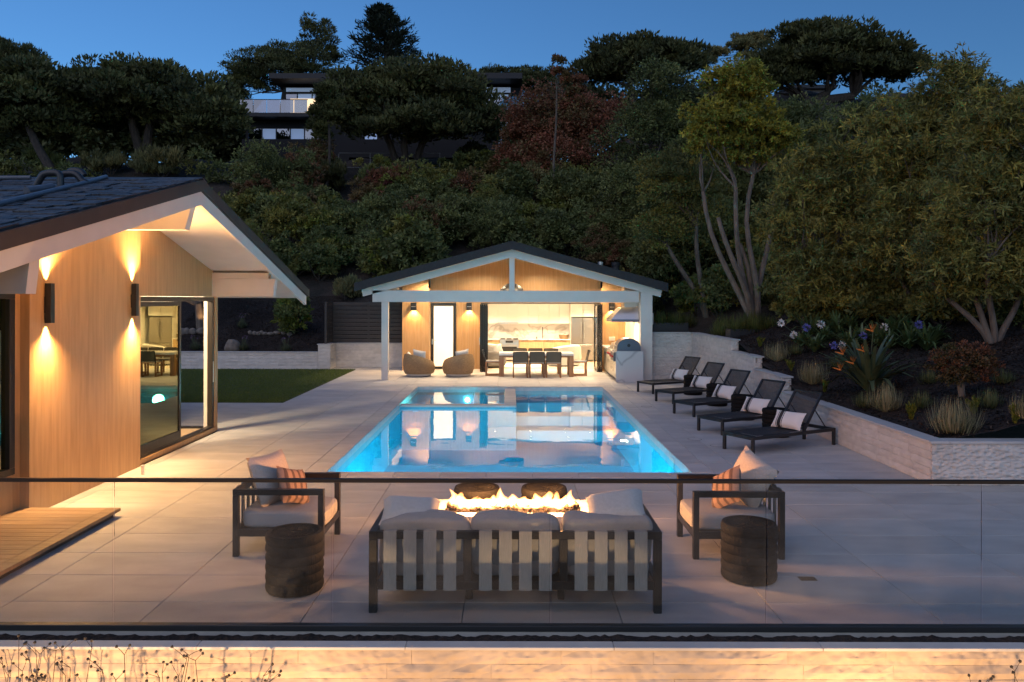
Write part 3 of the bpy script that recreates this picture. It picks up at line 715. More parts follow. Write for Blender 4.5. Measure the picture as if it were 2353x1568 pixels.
# unseen interior fill lights, added to warm the window panes
lamp('room_fill', 'AREA', (-8.6, 11.2, 3.4), 300, CREAM, house, (-8.2, 12.6, 0), .8)
t = thing('television', (-7.15, 15.25, 1.5), 'dark television on the wall seen through the sliding door glass', 'television'); MB().box(-.42, .22, -.05, -.002, 0, .62, .006).build('screen', BLACK, t)
lamp('room_fill', 'SPOT', (-7.2, 13.9, 2.9), 160, (1, .80, .42), house, (-7.0, 15.26, 1.3), .08, 100, .8)  # wall-wash spot added to yellow the wall behind the door glass
lamp('room_fill', 'AREA', (-6.3, 14.6, 2.75), 30, CREAM, house, (-6.1, 15.4, 0), .25)
# pool heating pipes on the roof
PIPE = mat('grey_pipe', (.10, .115, .14), .35, col2=(.07, .08, .10), ns=6); PIPEB = mat('black_pipe', (.02, .022, .026), .4)
def roofhit(px, py, off=.05):
    dx, dz = (px - VX) / FPX, -(py - VY) / FPX       # z = CH + dz*D = HZ - HS*(HY-D) + off
    D = (HZ - HS * HY + off - CH) / (dz - HS); return Vector((dx * D, D, CH + dz * D))
pp = thing('roof_pipe', tuple(roofhit(100, 440, 0)), 'grey and black pool heating pipes arching over the shingle roof', 'pipe')
a, c, e = roofhit(-60, 486), roofhit(205, 420), roofhit(243, 409)
MB().tube([a, a.lerp(c, .5), c, e], .032, 12).build('pipe', PIPE, pp, W=True, smooth=True)
a, c = roofhit(-60, 412, .07), roofhit(70, 411, .07); MB().tube([a, c], .03, 10).build('pipe', PIPE, pp, W=True, smooth=True)
a, c = roofhit(60, 441), roofhit(120, 432); MB().tube([a, c], .045, 12).build('pipe', PIPE, pp, W=True, smooth=True)
def arch(pts, D, r=.045):
    q = [Vector(P(x, y, D)) for x, y in pts]; fine = []
    for i in range(len(q) - 1):
        p0, p1, p2, p3 = q[max(i - 1, 0)], q[i], q[i + 1], q[min(i + 2, len(q) - 1)]
        for k in range(5):
            u = k / 5; fine.append(.5 * ((2 * p1) + (-p0 + p2) * u + (2 * p0 - 5 * p1 + 4 * p2 - p3) * u * u + (-p0 + 3 * p1 - 3 * p2 + p3) * u ** 3))
    fine.append(q[-1]); return MB().tube(fine, r, 10)
arch([(82, 431), (88, 420), (97, 406), (108, 401), (128, 400), (137, 406), (138, 420), (139, 432)], 10.35).build('pipe_arch', PIPEB, pp, W=True, smooth=True)
arch([(143, 404), (152, 402), (170, 402), (180, 408), (188, 418), (198, 424)], 10.5).build('pipe_arch', PIPEB, pp, W=True, smooth=True)
arch([(158, 398), (166, 395), (178, 395), (187, 399), (193, 406)], 11.1).build('pipe_arch', PIPEB, pp, W=True, smooth=True)
# wooden deck at the house
dk = thing('wooden_deck', (-6.0, 7.5, 0), 'low wooden plank platform beside the oak house wall', 'deck')
b = MB(); b.box(-8.4, -4.62, 5.0, 9.28, .0, .055); b.build('joists', mat('dark_joist', (.04, .028, .02), .9), dk, W=True)
y = 9.33; i = 0
while y > 5.0:
    MB().box(-8.4, -4.70, y - .137, y, .06, .098, .004).build('plank', DECKW, dk, W=True); y -= .142
MB().box(-4.697, -4.56, 5.0, 9.33, .06, .0985, .004).build('border_plank', DECKW, dk, W=True)

# ================================================================== PAVILION
pv = thing('pavilion', (.05, 29.3, 0), 'white framed pool pavilion with a black gable roof and lit open kitchen', 'pavilion')
AX, AZ, AS = .04, 4.37, .269
def zq(x): return AZ - AS * abs(x - AX)
def gable(t0, t1, y0, y1, x0=-4.83, x1=4.87, name='roof', m=BLACKR, par=pv):
    b = MB(); b.prism([(x0, zq(x0) - t1), (AX, AZ - t1), (AX, AZ - t0), (x0, zq(x0) - t0)], 1, y0, y1); b.prism([(AX, AZ - t1), (x1, zq(x1) - t1), (x1, zq(x1) - t0), (AX, AZ - t0)], 1, y0, y1)
    return b.build(name, m, par, W=True)
proof = gable(.02, .20, 24.84, 34.3)
gable(0, .265, 24.78, 24.838, -4.87, 4.91, 'fascia', BLACKR, proof)
gable(.203, .235, 24.90, 34.2, -4.6, 4.6, 'ceiling', WHITE, proof)
# front rafters (barge) and rafter tails, with plumb-cut ends
for sg in (-1, 1):
    x0 = AX + sg * .09; x1 = AX + sg * 4.72
    MB().prism([(x0, zq(x0) - .26), (x0, zq(x0) - .50), (x1 - sg * .05, zq(x1) - .47), (x1, zq(x1) - .262)], 1, 25.0, 25.12).build('rafter', WHITE, proof, W=True)
    for y in (27.3, 29.6):
        xa = AX + sg * 3.9; MB().prism([(xa, zq(xa) - .24), (xa, zq(xa) - .44), (x1, zq(x1) - .42), (x1, zq(x1) - .24)], 1, y, y + .1).build('rafter_tail', WHITE, proof, W=True)
b = MB(); b.box(-.05, .13, 24.94, 25.13, AZ - .52, AZ - .235); b.build('ridge_beam', WHITE, proof, W=True)
b = MB(); b.box(-.04, .12, 25.13, 29.0, AZ - .42, AZ - .236); b.build('ridge_beam', WHITE, proof, W=True)
MB().box(-4.335, 4.04, 25.0, 25.19, 2.455, 2.82, .006).build('beam', WHITE, pv, W=True)
MB().box(-.04, .13, 25.01, 25.16, 2.822, AZ - .515, .004).build('king_post', WHITE, pv, W=True)
MB().box(-4.05, -3.84, 25.0, 25.19, 0, 2.453, .006).build('post', WHITE, pv, W=True)
MB().box(-4.05, -3.85, 25.2, 29.6, 2.46, 2.80, .004).build('beam', WHITE, pv, W=True)
b = MB(); b.prism([(4.09, 0), (4.46, 0), (4.46, zq(4.46) - .205), (4.09, zq(4.09) - .205)], 1, 25.02, 25.4); b.prism([(4.10, 0), (4.455, 0), (4.455, zq(4.455) - .206), (4.10, zq(4.10) - .206)], 1, 25.401, 34.2); b.build('side_wall', WHITE, pv, W=True)
MB().box(4.461, 4.60, 25.6, 25.68, 1.75, 2.12, .006).build('utility_box', WHITE, pv, W=True)
def planks_xz(parent, Y, x0, x1, zb, topf, wd=.2, th=.02, m=None, name='plank'):
    n = max(1, round((x1 - x0) / wd)); s = (x1 - x0) / n
    for i in range(n):
        a, c = x0 + i * s + .0012, x0 + (i + 1) * s - .0012
        poly = [(a, zb), (c, zb), (c, topf(c)), (a, topf(a))]
        if a < AX < c: poly.insert(3, (AX, topf(AX)))
        MB().prism(poly, 1, Y, Y + th).build(name, m or WOOD, parent, W=True)
tq = lambda x: zq(x) - .237
b = MB()
b.box(-3.86, -2.94, 28.421, 29.0, 0, 2.95); b.box(-1.98, -1.08, 29.072, 29.3, 0, 2.42)
b.prism([(-2.94, 2.42), (3.27, 2.42), (3.27, tq(3.27)), (AX, tq(AX)), (-2.94, tq(-2.94))], 1, 29.073, 29.3)
b.box(3.29, 4.099, 28.421, 29.0, 0, 2.95); b.box(-3.86, -3.7, 29.0, 34.2, 0, 2.95); b.box(-3.7, 4.099, 33.42, 34.19, 0, 2.9)
b.box(-1.50, -1.38, 29.3, 33.42, 0, 2.55); b.box(3.62, 3.75, 29.3, 33.42, 0, 2.55)
pw = b.build('wall', WALLP, pv, W=True)
planks_xz(pw, 28.40, -3.86, -2.93, 0, lambda x: min(tq(x), 2.95)); planks_xz(pw, 28.40, 3.28, 4.098, 0, lambda x: min(tq(x), 2.95))
planks_xz(pw, 28.41, -3.86, -2.93, 2.951, tq); planks_xz(pw, 28.41, 3.28, 4.098, 2.951, tq)
planks_xz(pw, 29.05, -1.98, -1.08, 0, lambda x: 2.419); planks_xz(pw, 29.051, -2.93, 3.28, 2.42, tq)
MB().box(-2.929, -2.90, 28.402, 29.049, 0, 2.95).build('plank', WOOD, pw, W=True); MB().box(3.25, 3.279, 28.402, 29.049, 0, 2.95).build('plank', WOOD, pw, W=True)
MB().box(-3.7, 3.62, 29.3, 33.42, 2.50, 2.56).build('kitchen_ceiling', WALLP, pv, W=True)
MB().box(-1.08, 3.27, 28.98, 29.3, 2.385, 2.419).build('header', BLACK, pv, W=True)
kf = MB().box(-3.7, 3.75, 29.062, 33.4, -.2, -.004); kfo = struct('kitchen_floor', kf, mat('kitchen_floor_wood', (.50, .40, .28), .5, col2=(.44, .34, .23), ns=3, stretch=(1, 8, 1)))
# door with frosted pane
dr = thing('glass_door', (-2.48, 29.05, 0), 'black framed door with a glowing frosted pane between two wall lamps', 'door')
b = MB(); b.box(-2.97, -2.89, 29.0, 29.1, 0, 2.40, .004) if False else None
b = MB(); b.box(-2.895, -2.79, 28.99, 29.06, 0, 2.405, .004); b.box(-2.085, -1.983, 28.99, 29.06, 0, 2.405, .004); b.box(-2.79, -2.085, 28.99, 29.06, 2.30, 2.405, .004); b.box(-2.79, -2.085, 28.99, 29.06, 0, .10, .004); b.build('frame', BLACK, dr, W=True)
FROST = bpy.data.materials.new('frosted_glass'); FROST.use_nodes = True
fb = FROST.node_tree.nodes['Principled BSDF']; fb.inputs['Base Color'].default_value = (.85, .82, .75, 1); fb.inputs['Roughness'].default_value = .35; fb.inputs['Emission Color'].default_value = (1, .72, .40, 1); fb.inputs['Emission Strength'].default_value = .62
MB().box(-2.79, -2.085, 29.02, 29.03, .10, 2.30).build('frosted_pane', FROST, dr, W=True)
b = MB(); b.box(-2.86, -2.82, 28.965, 28.99, .90, 1.10, .003); b.tube([(-2.84, 28.95, 1.05), (-2.70, 28.95, 1.05)], .01, 8); b.build('handle', STEEL, dr, W=True)
# folding door stacks
for k, (xs, lab) in enumerate((((-1.045, -.975, -.905, -.835), 'stack of folded black glass door panels left of the kitchen opening'), ((3.06, 3.13, 3.20), 'stack of folded black glass door panels right of the kitchen opening'))):
    fd = thing('folding_door', (xs[1], 28.4, 0), lab, 'door')
    for x in xs:
        o = sash(fd, x, 27.85, 28.96, .012, 2.38, .07, .09, PANE, .045)
    b = MB(); xx = xs[0] - .03; b.box(xx, xx - .015, 27.87, 27.90, .95, 1.2, .003); b.build('handle', STEEL, fd, W=True)
# pavilion wall lamps
def wlamp(x, y, z, label, face=-1, rot=0):
    t = thing('wall_lamp', (x, y, z), label, 'wall lamp', rot)
    b = MB(); b.box(-.10, .10, -.16, -.02, .13, .15); b.box(-.10, -.09, -.16, -.02, -.13, .13); b.box(.09, .10, -.16, -.02, -.13, .13); b.box(-.09, .09, -.16, -.15, -.13, .13); b.build('housing', BLACK, t)
    MB().box(-.06, .06, -.02, 0, -.10, .10).build('back_plate', BLACK, t)
    MB().box(-.075, .075, -.165, -.162, .0, .02).build('trim', STEEL, t)
    l = lamp('wall_lamp_bulb', 'SPOT', (0, 0, 0), 110, WARM, None, None, .03, 120, .7); l.parent = t; l.location = (0, -.09, -.05); l.rotation_euler = (R(-6), 0, 0)
wlamp(-3.44, 28.40, 2.27, 'black box wall lamp left of the frosted glass door'); wlamp(-1.50, 29.05, 2.27, 'black box wall lamp between the frosted door and the folding panels')
wlamp(3.60, 28.40, 2.27, 'black box wall lamp on the oak wall by the barbecue'); wlamp(4.09, 27.0, 2.30, 'black box wall lamp on the white side wall above the barbecue', rot=R(-90))
# ceiling lights of porch and kitchen
GLOW = emi('downlight_glow', (1, .78, .5), 6)
def downlight(x, y, z, p, lab, ang=130, size=.06):
    t = thing('downlight', (x, y, z), lab, 'ceiling lamp', group='recessed lamps in the pavilion ceilings')
    MB().lathe([(.055, 0), (.075, 0), (.075, .012), (.055, .012)], 20, (0, 0, -.012), cap=False).build('trim_ring', WHITE, t)
    MB().lathe([(.054, -.002), (.001, -.002)], 16, cap=False).build('lens', GLOW, t)
    lamp('downlight_lamp', 'SPOT', (x, y, z - .03), p, CREAM, t, (x, y, 0), size, ang, .6)
for x in (-.6, .8, 2.2, 3.2):
    for y in (30.2, 31.9): downlight(x, y, 2.498, 190, 'small recessed ceiling lamp over the kitchen floor')
for x in (-2.9, -1.0, 1.0, 2.9):
    for y in (26.2, 27.9): downlight(x, y, zq(x) - .24, 150, 'small recessed ceiling lamp in the sloped porch ceiling', 150)
# pendant dome
pd = thing('pendant_lamp', (.05, 27.2, 2.70), 'dark dome pendant hanging in the pavilion gable', 'lamp')
MB().lathe([(.43, 0), (.42, .10), (.38, .2), (.29, .31), (.15, .38), (.03, .41), (.001, .411)], 32, cap=False).build('shade', BLACK, pd, smooth=True)
MB().tube([(0, 0, .40), (0, 0, AZ - .43 - 2.70)], .008, 8).build('cord', BLACK, pd)
# ceiling heaters
for x, lab in ((-1.55, 'black slatted heater behind the beam on the side of the wicker chairs'), (1.85, 'black slatted heater behind the beam near the dining table')):
    t = thing('ceiling_heater', (x, 25.35, 2.47), lab, 'heater')
    MB().box(-.75, .75, -.10, .10, .02, .08, .004).build('casing', BLACK, t)
    for i in range(24): MB().box(-.74 + i * .0626, -.72 + i * .0626, -.095, .095, 0, .02).build('slat', BLACK, t)
    for s in (-.5, .5): MB().box(s - .03, s + .03, -.158, -.10, .03, .16, .003).build('bracket', BLACK, t)
# chimneys
t = thing('roof_vent', (3.32, 29.4, zq(3.32) - .05), 'short galvanised vent pipe on the pavilion roof', 'chimney'); MB().lathe([(.10, 0), (.10, .42), (.11, .42), (.11, .50), (.02, .51)], 20).build('pipe', STEEL, t, smooth=True)
t = thing('chimney_pipe', (3.95, 29.9, zq(3.95) - .06), 'black round chimney pipe on the pavilion roof', 'chimney'); MB().lathe([(.14, 0), (.14, .55), (.17, .56), (.17, .68), (.03, .70)], 20).build('pipe', BLACK, t, smooth=True)
# kitchen
kt = thing('kitchen_units', (.9, 33.1, 0), 'white and oak kitchen cabinets with a marble splashback inside the pavilion', 'kitchen')
MB().box(-1.38, 2.47, 33.404, 33.419, .90, 1.545).build('splashback', MARBLE, kt, W=True)
MB().box(-1.37, -.44, 32.72, 33.40, .87, .91, .004).build('worktop', MARBLE, kt, W=True); MB().box(.345, 2.46, 32.72, 33.40, .87, .91, .004).build('worktop', MARBLE, kt, W=True)
for x0, x1 in ((-1.37, -.44), (.345, .85), (.85, 1.36), (1.36, 1.87), (1.87, 2.46)):
    o = MB().box(x0 + .003, x1 - .003, 32.76, 33.40, .08, .868, .003).build('base_cabinet', CAB, kt, W=True)
    MB().box((x0 + x1) / 2 - .14, (x0 + x1) / 2 + .14, 32.735, 32.76, .835, .85).build('handle', BLACK, o, W=True)
CABW = mat('cabinet_white', (.75, .72, .67), .5, objvar=.02)
for i in range(8):
    x0 = -.98 + i * .43; z0 = 1.547 if i not in (1, 2) else 1.60
    MB().box(x0 + .003, x0 + .427, 33.03, 33.40, z0, 2.497, .004).build('wall_cabinet', CABW, kt, W=True)
MB().box(-.53, .32, 32.96, 33.40, 1.548, 1.598, .003).build('range_hood', STEEL, kt, W=True)
for x0 in (2.47, 2.98): MB().box(x0, x0 + .5, 32.75, 33.40, 1.84, 2.497, .004).build('wall_cabinet', CABW, kt, W=True)
MB().box(2.472, 2.49, 32.75, 33.40, 0, 1.838).build('side_panel', CABW, kt, W=True)
fr = thing('refrigerator', (2.95, 33.0, 0), 'stainless french-door refrigerator at the right end of the kitchen', 'refrigerator')
MB().box(2.50, 3.42, 32.78, 33.38, .03, 1.80, .004).build('body', OVEN, fr, W=True); STEELF = mat('fridge_steel', (.34, .32, .29), .32, metal=1.)
for x0, x1 in ((2.50, 2.957), (2.963, 3.42)): MB().box(x0, x1, 32.70, 32.775, .74, 1.80, .012).build('door', STEELF, fr, W=True)
MB().box(2.50, 3.42, 32.70, 32.775, .05, .73, .012).build('freezer_drawer', STEELF, fr, W=True)
for x in (2.90, 3.02): MB().tube([(x, 32.66, .95), (x, 32.66, 1.62)], .013, 8).build('handle', STEEL, fr, W=True)
MB().tube([(2.58, 32.66, .68), (3.34, 32.66, .68)], .013, 8).build('handle', STEEL, fr, W=True)
rg = thing('range_oven', (-.05, 33.0, 0), 'stainless range oven below the kitchen hood', 'oven')
MB().box(-.43, .335, 32.70, 33.38, .05, .895, .006).build('body', STEEL, rg, W=True)
MB().box(-.36, .265, 32.69, 32.699, .30, .60, .004).build('oven_window', BLACK, rg, W=True)
MB().tube([(-.38, 32.655, .66), (.285, 32.655, .66)], .014, 8).build('handle', STEEL, rg, W=True)
MB().box(-.20, .11, 32.692, 32.699, .76, .85, .003).build('display', BLACK, rg, W=True)
for x in (-.37, -.30, .17, .23, .29): MB().tube([(x, 32.665, .80), (x, 32.70, .80)], .02, 10).build('knob', STEEL, rg, W=True)
b = MB()
for x in (-.32, -.05, .22): b.box(x - .10, x + .10, 32.80, 33.25, .896, .925, .006)
b.build('grate', BLACK, rg, W=True)
t = thing('kitchen_faucet', (1.34, 33.15, .91), 'tall black kitchen faucet at the sink', 'faucet'); MB().tube([(0, 0, 0), (0, 0, .42), (0, -.04, .48), (0, -.12, .49), (0, -.17, .44), (0, -.17, .34)], .016, 10).build('spout', BLACK, t, smooth=True); MB().tube([(0, 0, .10), (.07, 0, .12)], .01, 8).build('lever', BLACK, t)
t = thing('soap_dispenser', (1.1, 33.15, .91), 'small black soap dispenser beside the faucet', 'dispenser'); MB().lathe([(.025, 0), (.025, .06), (.012, .07), (.012, .10), (.02, .105), (.001, .11)], 12).build('bottle', BLACK, t)
t = thing('counter_basket', (2.22, 33.1, .91), 'brown wicker basket on the kitchen worktop beside the refrigerator', 'basket'); b = MB(); b.lathe([(.17, 0), (.22, .16), (.225, .17), (.205, .17), (.16, .02)], 20, cap=False).lathe([(.165, .004), (.001, .005)], 20, cap=False); b.build('basket', WICKER, t)
for i in range(7):
    a = i * .9; MB().soft(.09, .09, .09, (.11 * math.cos(a), .11 * math.sin(a), .16), 2, 4).build('bread_roll', BEIGE if i % 2 else WPILL, t, smooth=True)

# ================================================================== OUTDOOR KITCHEN
bk = thing('barbecue_counter', (3.65, 26.2, 0), 'grey-veined marble barbecue counter along the pavilion side wall', 'counter')
MB().box(3.24, 4.085, 24.45, 24.50, 0, .958, .004).build('end_panel', MARBLE2, bk, W=True)
MB().box(3.24, 4.088, 24.502, 25.30, .915, .96, .004).build('worktop', MARBLE2, bk, W=True); MB().box(3.20, 4.088, 26.55, 27.95, .915, .96, .004).build('worktop', MARBLE2, bk, W=True)
MB().box(3.30, 4.086, 24.502, 25.018, .06, .913).build('carcass', OVEN, bk, W=True); MB().box(3.30, 4.086, 25.018, 27.95, .06, .60).build('carcass', OVEN, bk, W=True); MB().box(3.30, 4.086, 26.6, 27.95, .60, .914).build('carcass', OVEN, bk, W=True)
for y0, y1, z0, z1 in ((24.56, 25.1, .12, .62), (25.12, 25.8, .12, .36), (25.12, 25.8, .38, .60), (25.82, 26.55, .12, .60), (26.6, 27.2, .12, .86), (27.22, 27.9, .12, .86)):
    o = MB().box(3.265, 3.299, y0, y1, z0, z1, .004).build('steel_door', STEEL, bk, W=True)
    MB().tube([(3.235, y0 + .1, z1 - .07), (3.235, y1 - .1, z1 - .07)], .011, 8).build('handle', STEEL, o, W=True)
gr = thing('barbecue_grill', (3.62, 24.9, .96), 'built-in grill with a dark half-round hood at the near end of the counter', 'grill')
pr = [(3.32 + .68 * i / 16 + 0, .965 + .38 * math.sin(math.acos(max(-1, min(1, -1 + 2 * i / 16)))) ** .9) for i in range(17)]
pr = [(3.30, .965)] + [(3.665 - .365 * math.cos(math.pi * i / 16), 1.06 + .29 * math.sin(math.pi * i / 16)) for i in range(17)] + [(4.03, .965)]
HOODM = mat('blue_grey_hood', (.11, .12, .15), .35, metal=.5)
MB().prism(pr, 1, 24.62, 25.32).build('hood', HOODM, gr, W=True)
MB().tube([(3.28, 24.68, 1.12), (3.28, 25.26, 1.12)], .016, 8).build('handle', STEEL, gr, W=True)
MB().box(3.19, 3.263, 24.60, 25.36, .64, .912, .01).build('control_panel', OVEN, gr, W=True)
RED = mat('red_knob', (.35, .02, .02), .3)
for y in (24.72, 24.9, 25.08, 25.24): MB().tube([(3.188, y, .78), (3.14, y, .78)], .032, 12).build('knob', RED, gr, W=True)
MB().lathe([(.05, 0), (.05, .012), (.001, .013)], 16).xf(Matrix.Translation((3.66, 24.62, 1.13)) @ Matrix.Rotation(R(90), 4, 'X')).build('emblem', BLACK, gr, W=True)
g2 = thing('side_burner', (3.62, 26.0, .6), 'stainless second grill with raised lid set in the counter', 'grill')
MB().box(3.22, 4.05, 25.40, 26.52, .602, .93, .01).build('body', STEEL, g2, W=True)
MB().prism([(3.30, .935), (3.36, 1.12), (3.6, 1.2), (4.02, 1.2), (4.02, .935)], 1, 25.45, 26.47).build('lid', STEEL, g2, W=True)
MB().tube([(3.28, 25.55, 1.02), (3.28, 26.4, 1.02)], .016, 8).build('handle', STEEL, g2, W=True)
for y in (25.6, 25.9, 26.2): MB().tube([(3.218, y, .80), (3.17, y, .80)], .032, 12).build('knob', RED, g2, W=True)
vh = thing('vent_hood', (3.7, 25.9, 1.83), 'stainless pyramid vent hood on the pavilion side wall above the grill', 'vent hood')
b = MB(); b.add([(3.20, 25.25, 1.92), (4.085, 25.25, 1.92), (4.085, 26.6, 1.92), (3.20, 26.6, 1.92), (3.55, 25.42, 2.30), (4.085, 25.42, 2.30), (4.085, 26.4, 2.30), (3.55, 26.4, 2.30)], [(0, 3, 2, 1), (4, 5, 6, 7), (0, 1, 5, 4), (1, 2, 6, 5), (2, 3, 7, 6), (3, 0, 4, 7)]); b.build('canopy', STEEL, vh, W=True)
MB().box(3.20, 4.086, 25.25, 26.6, 1.84, 1.918, .004).build('rim', mat('dark_steel', (.20, .19, .22), .35, metal=.8), vh, W=True)
MB().box(3.65, 4.086, 25.55, 26.25, 2.302, 2.95).build('duct', STEEL, vh, W=True)
lamp('hood_lamp', 'AREA', (3.7, 25.9, 1.83), 40, CREAM, vh, (3.7, 25.9, 0), .2)
t = thing('wall_socket', (3.62, 28.397, 1.15), 'white outlet cover on the oak wall behind the counter', 'outlet'); MB().box(-.11, .11, -.015, 0, -.07, .07, .004).build('cover', WHITE, t); MB().box(-.03, .03, -.019, -.015, -.03, .03).build('flap', WHITE, t)

# ================================================================== DINING SET
dt = thing('dining_table', (.86, 26.65, 0), 'long white dining table on thick teak legs in the pavilion', 'table')
TOPW = mat('white_table_top', (.72, .68, .62), .45)
MB().box(-1.23, 1.23, -.45, .45, .70, .775, .006).build('tabletop', TOPW, dt)
for sx in (-1, 1):
    for sy in (-1, 1): MB().box(sx * 1.225, sx * 1.075, sy * .445, sy * .295, 0, .699, .006).build('leg', TEAK, dt)
for sy in (-1, 1): MB().box(-1.07, 1.07, sy * .40, sy * .36, .63, .698).build('apron', TEAK, dt)
def dining_chair(x, y, rz, lab):
    """faces +Y locally"""
    t = thing('dining_chair', (x, y, 0), lab, 'chair', rz)
    for sx in (-1, 1):
        b = MB(); b.box(sx * .25, sx * .205, -.25, -.205, 0, .44, .004); b.build('leg', TEAK, t)
        b = MB(); b.box(sx * .25, sx * .205, .205, .25, 0, .44, .004); b.build('leg', TEAK, t)
        MB().box(sx * .248, sx * .207, -.204, .204, .0, .04, .004).build('runner', TEAK, t)
        MB().bar((sx * .235, -.235, .43), (sx * .235, -.33, .84), .022, .022).build('back_post', BLACK, t)
    MB().box(-.25, .25, -.25, .25, .44, .465, .004).build('seat_frame', TEAK, t)
    MB().box(-.235, .235, -.235, .235, .466, .50, .01).build('seat', LINEN, t)
    b = MB(); n = 6
    vs = []
    for i in range(n + 1):
        u = i / n
        for j in range(n + 1):
            v = -1 + 2 * j / n; z = .50 + .345 * u; y0 = -.25 - .085 * u - .03 * (1 - v * v) * (.4 + u)
            vs.append((v * .228, y0, z))
    k = len(vs); vs += [(a, c - .006, d) for a, c, d in vs]
    fs = [(i * 7 + j, i * 7 + j + 1, i * 7 + 8 + j, i * 7 + 7 + j) for i in range(n) for j in range(n)]; fs += [tuple(q + k for q in f[::-1]) for f in fs]
    b.add(vs, fs); b.build('backrest', mat('grey_sling', (.10, .085, .065), .8, bump=.2, bs=200) if 'grey_sling' not in MATS else MATS['grey_sling'], t)
    b = MB(); b.tube([(-.235, -.33, .84), (-.12, -.36, .845), (.12, -.36, .845), (.235, -.33, .84)], .011, 6); b.build('top_rail', BLACK, t)
    return t
for x, w_ in ((.33, 'nearest the folding-chair side left end'), (.86, ''), (1.39, '')): pass
names = ['left of the middle one', 'in the middle', 'right of the middle one']
for x, nm in zip((.33, .87, 1.41), names): dining_chair(x, 26.10, 0, 'sling dining chair on the pool side of the table, ' + nm)
for x, nm in zip((.33, .87, 1.41), names): dining_chair(x, 27.30, math.pi, 'sling dining chair on the kitchen side of the table, ' + nm)
dining_chair(-.58, 26.70, R(-90), 'sling dining chair at the end of the table by the wicker chairs'); dining_chair(2.30, 26.70, R(90), 'sling dining chair at the end of the table by the barbecue counter')
# lounge seats inside the kitchen room
def sofa_in(x, y, w_, d_, lab, m, rz=0, round_=False):
    t = thing('indoor_sofa', (x, y, 0), lab, 'sofa', rz)
    MB().soft(w_, d_, .40, (0, 0, .26), 6).build('seat', m, t, smooth=True)
    MB().soft(w_, .25, .72, (0, -d_ / 2 + .12, .38), 5).build('backrest', m, t, smooth=True)
    for s in (-1, 1): MB().soft(.22, d_, .56, (s * (w_ / 2 - .11), 0, .33), 5).build('armrest', m, t, smooth=True)
    MB().box(-w_ / 2 + .08, w_ / 2 - .08, -d_ / 2 + .08, d_ / 2 - .08, 0, .08).build('plinth', BLACK, t)
    return t
GREYS = mat('grey_sofa_cloth', (.20, .19, .175), .9, bump=.2, bs=90)
sofa_in(-.75, 29.95, 1.0, .95, 'grey upholstered lounge chair just inside the kitchen opening', GREYS, R(-70))
def throw(name, loc, rot, w_, h_, t_, m, lab, seed=0, group=None):
    o = link(name, MB().pillow(w_, h_, t_, 12, seed).mesh(name, m, True), None, loc, rot)
    return tag(o, lab, 'pillow', group)
throw('throw_pillow', (-.72, 29.75, .68), (R(-10), R(6), R(-20)), .48, .45, .18, WPILL, 'white pillow propped on the grey chair inside the kitchen', 1)
throw('throw_pillow', (-.50, 29.72, .66), (R(-14), R(-14), R(15)), .45, .42, .16, WPILL, 'smaller white pillow leaning against another on the grey kitchen chair', 2)
t = thing('curved_sofa', (1.95, 30.6, 0), 'white curved sofa behind the dining table inside the kitchen', 'sofa')
prof = []
b = MB(); vs = []; n = 22
for i in range(n + 1):
    a = R(-150 + 230 * i / n); h = .62 + .22 * math.sin(math.pi * min(1, i / n * 1.15))
    for r_, z in ((.62, .06), (.68, .3), (.66, h - .06), (.58, h), (.50, h - .06), (.44, .42), (.40, .06)): vs.append((r_ * 1.15 * math.cos(a), r_ * math.sin(a), z))
fs = [(i * 7 + j, (i + 1) * 7 + j, (i + 1) * 7 + j + 1, i * 7 + j + 1) for i in range(n) for j in range(6)] + [tuple(range(7)), tuple(range(n * 7 + 6, n * 7 - 1, -1))]
b.add(vs, fs); b.build('shell', WPILL, t, smooth=True)
MB().lathe([(.46, .06), (.48, .36), (.44, .43), (.001, .45)], 28).build('seat', WPILL, t, smooth=True)
MB().lathe([(.5, 0), (.5, .06), (.001, .061)], 24).build('plinth', BLACK, t)
RUG = mat('pale_rug', (.62, .55, .46), .95); 
t = thing('kitchen_rug', (1.3, 30.6, 0), 'pale rug on the kitchen floor under the curved sofa', 'rug'); MB().box(-1.5, 1.4, -.9, .9, -.003, .008, .003).build('pile', RUG, t)

# ================================================================== WICKER CHAIRS
def wicker_chair(x, y, rz, lab):
    """opening faces +Y locally"""
    t = thing('wicker_chair', (x, y, 0), lab, 'armchair', rz)
    n = 40; rings = 9; vo = []; vi = []
    def rim(a):    # a=0 at back (-Y)
        c = .5 * (1 + math.cos(a)); return .40 + .36 * c ** .8
    m = MB(); vs = []
    amax = R(150)
    for i in range(n + 1):
        a = -amax + 2 * amax * i / n; h = rim(a)
        for j in range(rings + 1):
            u = j / rings; z = .10 + (h - .10) * u; r_ = .40 + .13 * math.sin(math.pi * (.18 + .62 * u)) + .0
            vs.append((r_ * math.sin(a), -r_ * math.cos(a), z))
        for j in range(rings + 1):
            u = 1 - j / rings; z = .12 + (h - .12) * u; r_ = .40 + .13 * math.sin(math.pi * (.18 + .62 * u)) - .06
            if j == 0: z -= .005
            vs.append((r_ * math.sin(a), -r_ * math.cos(a), z))
    k = 2 * rings + 2
    fs = [(i * k + j, i * k + (j + 1) % k, (i + 1) * k + (j + 1) % k, (i + 1) * k + j) for i in range(n) for j in range(k)] + [tuple(range(k)), tuple(range(n * k + k - 1, n * k - 1, -1))]
    m.add(vs, fs); m.build('shell', WICKER, t, smooth=True)
    MB().lathe([(.36, .02), (.40, .03), (.41, .10), (.36, .11)], 32).build('base', WPILL, t, smooth=True)
    MB().lathe([(.30, 0), (.30, .02)], 24).build('swivel', BLACK, t)
    MB().lathe([(.36, .16), (.42, .20), (.43, .34), (.38, .40), (.001, .42)], 30).build('seat_cushion', WPILL, t, smooth=True)
    return t
